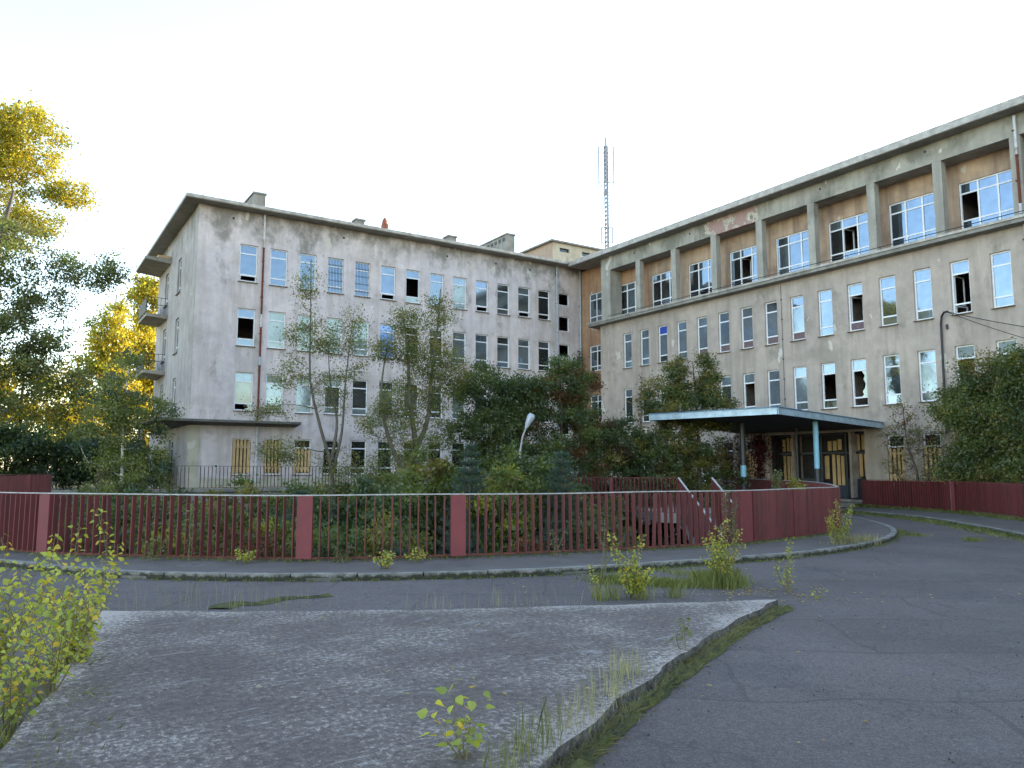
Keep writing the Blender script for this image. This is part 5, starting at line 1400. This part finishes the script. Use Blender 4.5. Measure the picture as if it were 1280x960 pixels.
def rs(n, spread, h0, h1, lv):
    return [(random.uniform(-spread, spread), random.uniform(-spread, spread), random.uniform(h0, h1), lv) for _ in range(n)]
SG = "self-sown poplar saplings along the roadway"
sapling("poplar_sapling", (2.22, 3.92, -.0), [(-.03, .02, .40, 13), (.12, .06, .36, 12), (-.16, .03, .26, 8), (.02, -.06, .22, 7), (.1, .02, .16, 6)], .060, 'sapling', "small sapling with a few broad green leaves at the bottom centre of the slab", "sapling", True, SG, r=.004)
sapling("poplar_sapling", (.10, 6.1, ROAD_Z), rs(10, .28, .35, .8, 26), .050, 'sapling', "low leafy yellow-green sapling clump at the slab's left edge, nearest the camera", "sapling", True, SG, r=.005)
sapling("poplar_sapling", (.34, 6.7, ROAD_Z), [(.05, .3, 1.05, 26), (.3, .3, .9, 26), (-.2, .2, .95, 26), (.1, -.1, .8, 26), (-.35, .0, .85, 26)] + rs(6, .35, .5, .9, 26), .052, 'sapling', "tallest yellow-green sapling clump at the slab's left edge", "sapling", True, SG, r=.006)
sapling("poplar_sapling", (.0, 7.6, ROAD_Z), rs(14, .42, .5, 1.2, 34), .06, 'sapling', "sapling clump at the left edge behind the tallest one", "sapling", False, SG, r=.006)
sapling("poplar_sapling", (.62, 8.6, ROAD_Z), [(.15, .2, 1.3, 44), (.0, .1, 1.15, 40), (-.3, 0, .9, 34), (.3, 0, .7, 30), (.35, .1, .95, 36)], .058, 'sapling', "thin tall sapling stems rising at the slab's far left corner", "sapling", False, SG, r=.006)
sapling("poplar_sapling", (-.35, 5.6, ROAD_Z), rs(10, .35, .3, .75, 28), .058, 'sapling', "sapling clump cut by the left edge of the picture", "sapling", False, SG)
sapling("poplar_sapling", (-.22, 5.0, ROAD_Z), rs(9, .2, .2, .5, 26), .045, 'sapling', "lowest leafy tuft of saplings at the slab's left edge, by the bottom of the picture", "sapling", False, SG, r=.004)
sapling("poplar_sapling", (.55, 7.6, ROAD_Z), rs(12, .28, .4, .9, 34), .055, 'sapling', "sapling clump leaning over the slab's left edge, right of the others", "sapling", False, SG, r=.005)
sapling("poplar_sapling", (7.05, 7.85, ROAD_Z), [(-.34, .1, .86, 70), (-.22, .1, .62, 50), (.02, .1, .62, 56), (.36, .2, .80, 60), (.1, .1, .5, 50), (-.1, -.05, .45, 50)] + rs(7, .22, .25, .5, 44), .044, 'sapling', "fan-shaped sapling behind the far edge of the slab", "sapling", False, SG)
sapling("poplar_sapling", (6.55, 8.05, ROAD_Z), [(-.08, 0, .46, 26), (.03, .05, .3, 16)], .035, 'sapling', "narrow sapling just left of the fan-shaped one", "sapling", False, SG)
sapling("poplar_sapling", (7.6, 9.2, ROAD_Z), [(-.1, 0, .75, 26), (.15, .1, .95, 30), (.4, 0, .6, 20)], .035, 'pale', "wispy sapling standing against the kerb behind the fan-shaped one", "sapling", False, SG)
sapling("poplar_sapling", (8.85, 7.95, ROAD_Z), [(-.25, 0, .78, 50), (0, .1, .85, 56), (.25, .1, .95, 60), (.1, 0, .6, 50), (-.1, .1, .7, 50), (.38, 0, .8, 46)] + rs(9, .28, .4, .75, 44), .042, 'sapling', "sapling rising from the thick grass tuft near the slab's tip", "sapling", False, SG)
sapling("poplar_sapling", (9.15, 7.1, ROAD_Z), [(.14, 0, .74, 34), (-.12, .05, .45, 24), (.25, .1, .55, 22), (0, 0, .35, 20)], .042, 'sapling', "slanting sapling at the right tip of the slab", "sapling", False, SG)
sapling("poplar_sapling", (8.95, 6.5, ROAD_Z), [(.15, -.05, .14, 8), (.05, .08, .10, 6)], .04, 'sapling', "tiny sapling on the road right of the slab's tip", "sapling", False, SG)
sapling("poplar_sapling", (5.15, 5.08, ROAD_Z), [(.0, .02, .36, 14), (-.07, .05, .22, 8)], .05, 'grass', "bright green seedling in the moss strip along the slab's right edge", "sapling", False, SG, bare=.55)
sapling("poplar_sapling", (15.3, 10.45, ROAD_Z), rs(9, .34, .5, 1.05, 40), .05, 'sapling', "feathery yellow-green sapling by the kerb near the canopy", "sapling", False, SG)
sapling("poplar_sapling", (12.6, 11.0, 0), [(-.2, 0, 1.15, 50), (.25, .1, 1.0, 44), (0, 0, .8, 30)], .055, 'pale', "tall sapling in front of the solid-looking part of the fence", "sapling", False, SG)
sapling("poplar_sapling", (8.5, 11.6, 0), [(-.1, 0, .5, 24), (.3, .1, .45, 20)], .045, 'pale', "small sapling at the fence foot, left of the stair", "sapling", False, SG)
sapling("poplar_sapling", (2.2, 15.0, 0), rs(4, .3, .2, .5, 22), .05, 'pale', "small sapling at the fence foot at the left", "sapling", False, SG)
sapling("poplar_sapling", (2.75, 14.6, 0), [(0, 0, 1.0, 50), (.1, 0, .55, 24)], .05, 'pale', "slender tall sapling against the left bay of the fence", "sapling", False, SG)
sapling("poplar_sapling", (3.5, 13.7, 0), rs(4, .15, .15, .32, 22), .05, 'sapling', "bushy low sapling left of the left central post", "sapling", False, SG)
sapling("poplar_sapling", (4.9, 12.9, 0), rs(5, .28, .12, .34, 16), .05, 'pale', "low sapling right of the left central post", "sapling", False, SG)
sapling("poplar_sapling", (5.2, 11.8, 0), rs(6, .4, .1, .3, 16), .05, 'sapling', "low straggling sapling on the kerb between the central posts", "sapling", False, SG)
sapling("poplar_sapling", (6.05, 12.3, 0), rs(4, .2, .12, .32, 16), .05, 'sapling', "little sapling just left of the central post", "sapling", False, SG)
sapling("poplar_sapling", (20.2, 16.0, -.6), rs(5, .28, 1.6, 2.2, 90), .085, 'pale', "left of two saplings growing up inside the fence bend", "sapling", False, SG)
sapling("poplar_sapling", (20.6, 15.5, -.6), rs(5, .34, 1.6, 2.3, 100), .09, 'yelgreen', "right of two saplings growing up inside the fence bend", "sapling", False, SG)

# grass tufts and mosses
def grass(name, pts, n, h, spread, mk, label, cat="grass", lean=.35, w=.006):
    pts = np.array([(p[0], p[1], p[2]) for p in pts]); idx = rng.integers(0, len(pts), n)
    c = pts[idx] + np.column_stack([rng.normal(size=n) * spread, rng.normal(size=n) * spread, np.zeros(n)])
    H_ = h * rng.uniform(.3, 1.0, n)[:, None] ** 1.2; d = np.column_stack([np.clip(rng.normal(size=n), -1.8, 1.8) * lean, np.clip(rng.normal(size=n), -1.8, 1.8) * lean, np.ones(n)])
    a = rng.uniform(0, 6.28, n); s = np.column_stack([np.cos(a), np.sin(a), np.zeros(n)]) * w
    mid = c + d * H_ * .55; tip = c + d * np.column_stack([np.ones(n) * 1.35, np.ones(n) * 1.35, np.ones(n)]) * H_
    v = np.empty((n, 5, 3)); v[:, 0] = c - s; v[:, 1] = c + s; v[:, 2] = mid + s * .8; v[:, 3] = tip; v[:, 4] = mid - s * .8
    o = inst(name, npmesh(name, v, 5, LM[mk])); tag(o, label, cat, kind='stuff'); return o
def line(a, b, n): return [tuple(np.array(a) + (np.array(b) - np.array(a)) * i / (n - 1)) for i in range(n)]
grass("grass", [(8.8, 7.9, ROAD_Z), (8.65, 8.1, ROAD_Z), (8.95, 8.0, ROAD_Z)], 2600, .30, .13, 'grass', "thick tuft of yellow-green grass near the slab's tip", lean=.22, w=.0035)
grass("grass", line((8.3, 8.3, ROAD_Z), (7.7, 9.3, ROAD_Z), 8), 1800, .14, .16, 'grass', "low green grass spreading from the tuft to the kerb")
grass("grass", line((9.3, 8.1, ROAD_Z), (9.3, 9.7, ROAD_Z), 6), 500, .10, .14, 'grass', "thin grass between the tuft and the kerb")
edge = [(2.45, 3.5, ROAD_Z), (3.43, 4.09, ROAD_Z), (5.12, 5.0, ROAD_Z), (6.6, 5.72, ROAD_Z), (8.06, 6.32, ROAD_Z)]
ep = []
for a, b in zip(edge, edge[1:]): ep += line(a, b, 12)
grass("grass", ep, 4200, .075, .04, 'straw', "dry matted grass along the slab's right edge", lean=1.2, w=.003)
grass("grass", ep, 2400, .035, .05, 'grass', "short green grass in the moss along the slab's right edge", lean=.9, w=.003)
grass("grass", [(3.0, 4.0, 0), (3.3, 4.15, 0), (4.1, 4.7, 0), (4.2, 4.75, 0), (3.7, 4.4, 0)], 240, .26, .08, 'straw', "wispy pale grass stalks on the slab's right edge", lean=.10, w=.0022)
grass("grass", [(2.5, 3.75, 0), (2.7, 3.85, 0), (2.3, 3.6, 0)], 120, .30, .07, 'grass', "wispy green grass stalks near the bottom of the picture", lean=.14, w=.0022)
grass("grass", line((1.6, 10.5, ROAD_Z), (3.2, 9.6, ROAD_Z), 8), 110, .42, .2, 'straw', "thin dry stalks behind the slab's far edge at left", lean=.10, w=.0015)
grass("grass", line((4.2, 8.6, ROAD_Z), (6.2, 7.9, ROAD_Z), 8), 60, .34, .12, 'straw', "a few dry stalks behind the slab's far edge in the middle", lean=.10, w=.0022)
grass("grass", [(6.6, 8.0, ROAD_Z), (6.75, 7.95, ROAD_Z), (7.1, 7.8, ROAD_Z), (7.5, 7.6, ROAD_Z)], 260, .32, .08, 'grass', "grass blades around the fan-shaped sapling", lean=.28, w=.004)
kp = [(p[0], p[1], ROAD_Z) for p in offset(KPATH, -.10)]
grass("grass", kp[12:110], 2600, .05, .05, 'grass', "scrubby weeds along the foot of the inner kerb", lean=.8, w=.005)
kp2 = [(p[0], p[1], 0.0) for p in offset(FPATH, ROAD_Z)]
grass("grass", kp2[30:125], 2200, .08, .05, 'grass', "weeds along the foot of the curved red fence", lean=.7, w=.005)
kp3 = [(p[0], p[1], ROAD_Z) for p in offset(RKPATH, -.15)]
grass("grass", kp3[:48], 5200, .13, .28, 'grass', "ragged weeds along the kerb by the roadside fence", lean=.8, w=.009)
kp4 = [(p[0], p[1], 0) for p in offset(RFPATH, -.25)]
grass("grass", kp4[:48], 2600, .16, .18, 'grass', "weeds on the pavement at the foot of the roadside fence", lean=.7, w=.009)
grass("grass", line((15.0, 10.25, ROAD_Z), (16.4, 10.5, ROAD_Z), 5), 800, .3, .14, 'straw', "pale grass around the feathery sapling by the kerb", lean=.2, w=.005)
grass("grass", [(.35, 5.6, ROAD_Z), (.2, 5.0, ROAD_Z), (.5, 6.4, ROAD_Z), (.6, 7.6, ROAD_Z), (.0, 5.8, ROAD_Z)], 900, .16, .14, 'grass', "grass under the saplings at the slab's left edge", lean=.5, w=.005)
grass("grass", [(19.5, 11.2, ROAD_Z), (20.2, 12.0, ROAD_Z)], 500, .10, .18, 'grass', "weeds at the outer bend of the kerb", lean=.8, w=.006)
grass("grass", [(19.2, 9.6, ROAD_Z), (19.4, 9.7, ROAD_Z)], 160, .12, .12, 'grass', "small isolated weed in the middle of the drive", lean=.8, w=.006)

def moss(name, path, w, hgt, label, off=(0, 0)):
    m = MB(); P_ = resample(path, .05); K = 6
    for k, (p, d) in enumerate(P_):
        nrm = np.array([-d[1], d[0]])
        ww = w * (.75 + .25 * math.sin(k * .37) + .2 * math.sin(k * .11 + 1) + random.uniform(-.08, .08))
        for j in range(K + 1):
            u = j / K; q = p[:2] + nrm * ww * (u - .5) + nrm * off[0]
            z = ROAD_Z + (0.002 if j in (0, K) else hgt * math.sin(math.pi * u) * random.uniform(.5, 1.3)) + .003
            m.v.append((q[0] + random.uniform(-.008, .008), q[1] + random.uniform(-.008, .008), z))
    for k in range(len(P_) - 1):
        for j in range(K):
            a = k * (K + 1) + j; m.f.append((a, a + 1, a + K + 2, a + K + 1)); m.mi.append(0)
    o = m.build(name, MAT['moss'], smooth=True); tag(o, label, "moss", kind='stuff'); return o
moss("moss", [(p[0], p[1]) for p in catmull([(e[0] + .05, e[1] - .07) for e in edge], 6)], .10, .05, "strip of green moss along the foot of the slab's right edge")
moss("moss", catmull([(2.25, 10.0), (2.5, 10.3), (2.75, 10.1), (3.1, 10.32), (3.5, 10.2), (3.75, 10.25)], 5), .30, .025, "bright moss patch on the road behind the slab")
moss("moss", catmull([(7.7, 9.35), (8.1, 8.9), (8.6, 8.35)], 5), .30, .03, "mossy strip between the kerb and the grass tuft")
# loose grit along the kerbs and on the slab
gp = []
for base_, k_, sp in ((kp[12:110], 900, .12), (ep, 500, .10), (kp3[:40], 500, .2)):
    b_ = np.array(base_)[:, :3]; q_ = b_[rng.integers(0, len(b_), k_)]; q_[:, :2] += rng.normal(size=(k_, 2)) * sp; q_[:, 2] = ROAD_Z + .004; gp.append(q_)
q_ = np.column_stack([rng.uniform(0.2, 20, 1600), rng.uniform(2.5, 14, 1600), np.full(1600, ROAD_Z + .004)]); gp.append(q_)
gp = np.vstack(gp)
for i_, (x, y, z) in enumerate(gp):
    if in_poly(x, y, ISL): gp[i_, 2] = .004
    elif in_poly(x, y, pav): gp[i_, 2] = .004
sz_ = rng.uniform(.003, .012, len(gp))[:, None] * rng.uniform(.6, 1, (len(gp), 1))
TET = np.array([(1, 0, 0), (-.5, .87, 0), (-.5, -.87, 0), (0, 0, 1.1)])
tv = gp[:, None, :] + TET[None] * sz_[:, None]
gv = np.concatenate([tv[:, [0, 1, 3]], tv[:, [1, 2, 3]], tv[:, [2, 0, 3]]])
o = inst("gravel", npmesh("gravel", gv, 3, MAT['kerb'])); tag(o, "loose grit scattered over the drive and along the kerbs", "gravel", kind='stuff')
# fallen leaves
n = 420
pp = np.vstack([np.column_stack([rng.normal(8.75, .30, 90), rng.normal(7.35, .12, 90)]), np.column_stack([rng.uniform(1, 18, 200), rng.uniform(3, 11, 200)]), np.column_stack([rng.normal(8.9, .6, 130), rng.normal(6.9, .5, 130)])])
pz_ = np.full((len(pp), 1), ROAD_Z + .012)
for i, (x, y) in enumerate(pp):
    if in_poly(x, y, ISL): pz_[i] = .012
    elif in_poly(x, y, pav): pz_[i] = .014
lp = np.column_stack([pp, pz_]); lv = []
for p in lp:
    a = random.uniform(0, 6.28); sz = random.uniform(.02, .045); tl = random.uniform(-.25, .25)
    rm = np.array((Matrix.Rotation(a, 3, 'Z') @ Matrix.Rotation(tl, 3, 'X'))); lv.append(p + (LH * sz) @ rm.T)
o = inst("fallen_leaves", npmesh("fallen_leaves", np.array(lv), 8, LM['litter'])); tag(o, "scattered yellow fallen leaves on the roadway and slab", "leaves", kind='stuff')
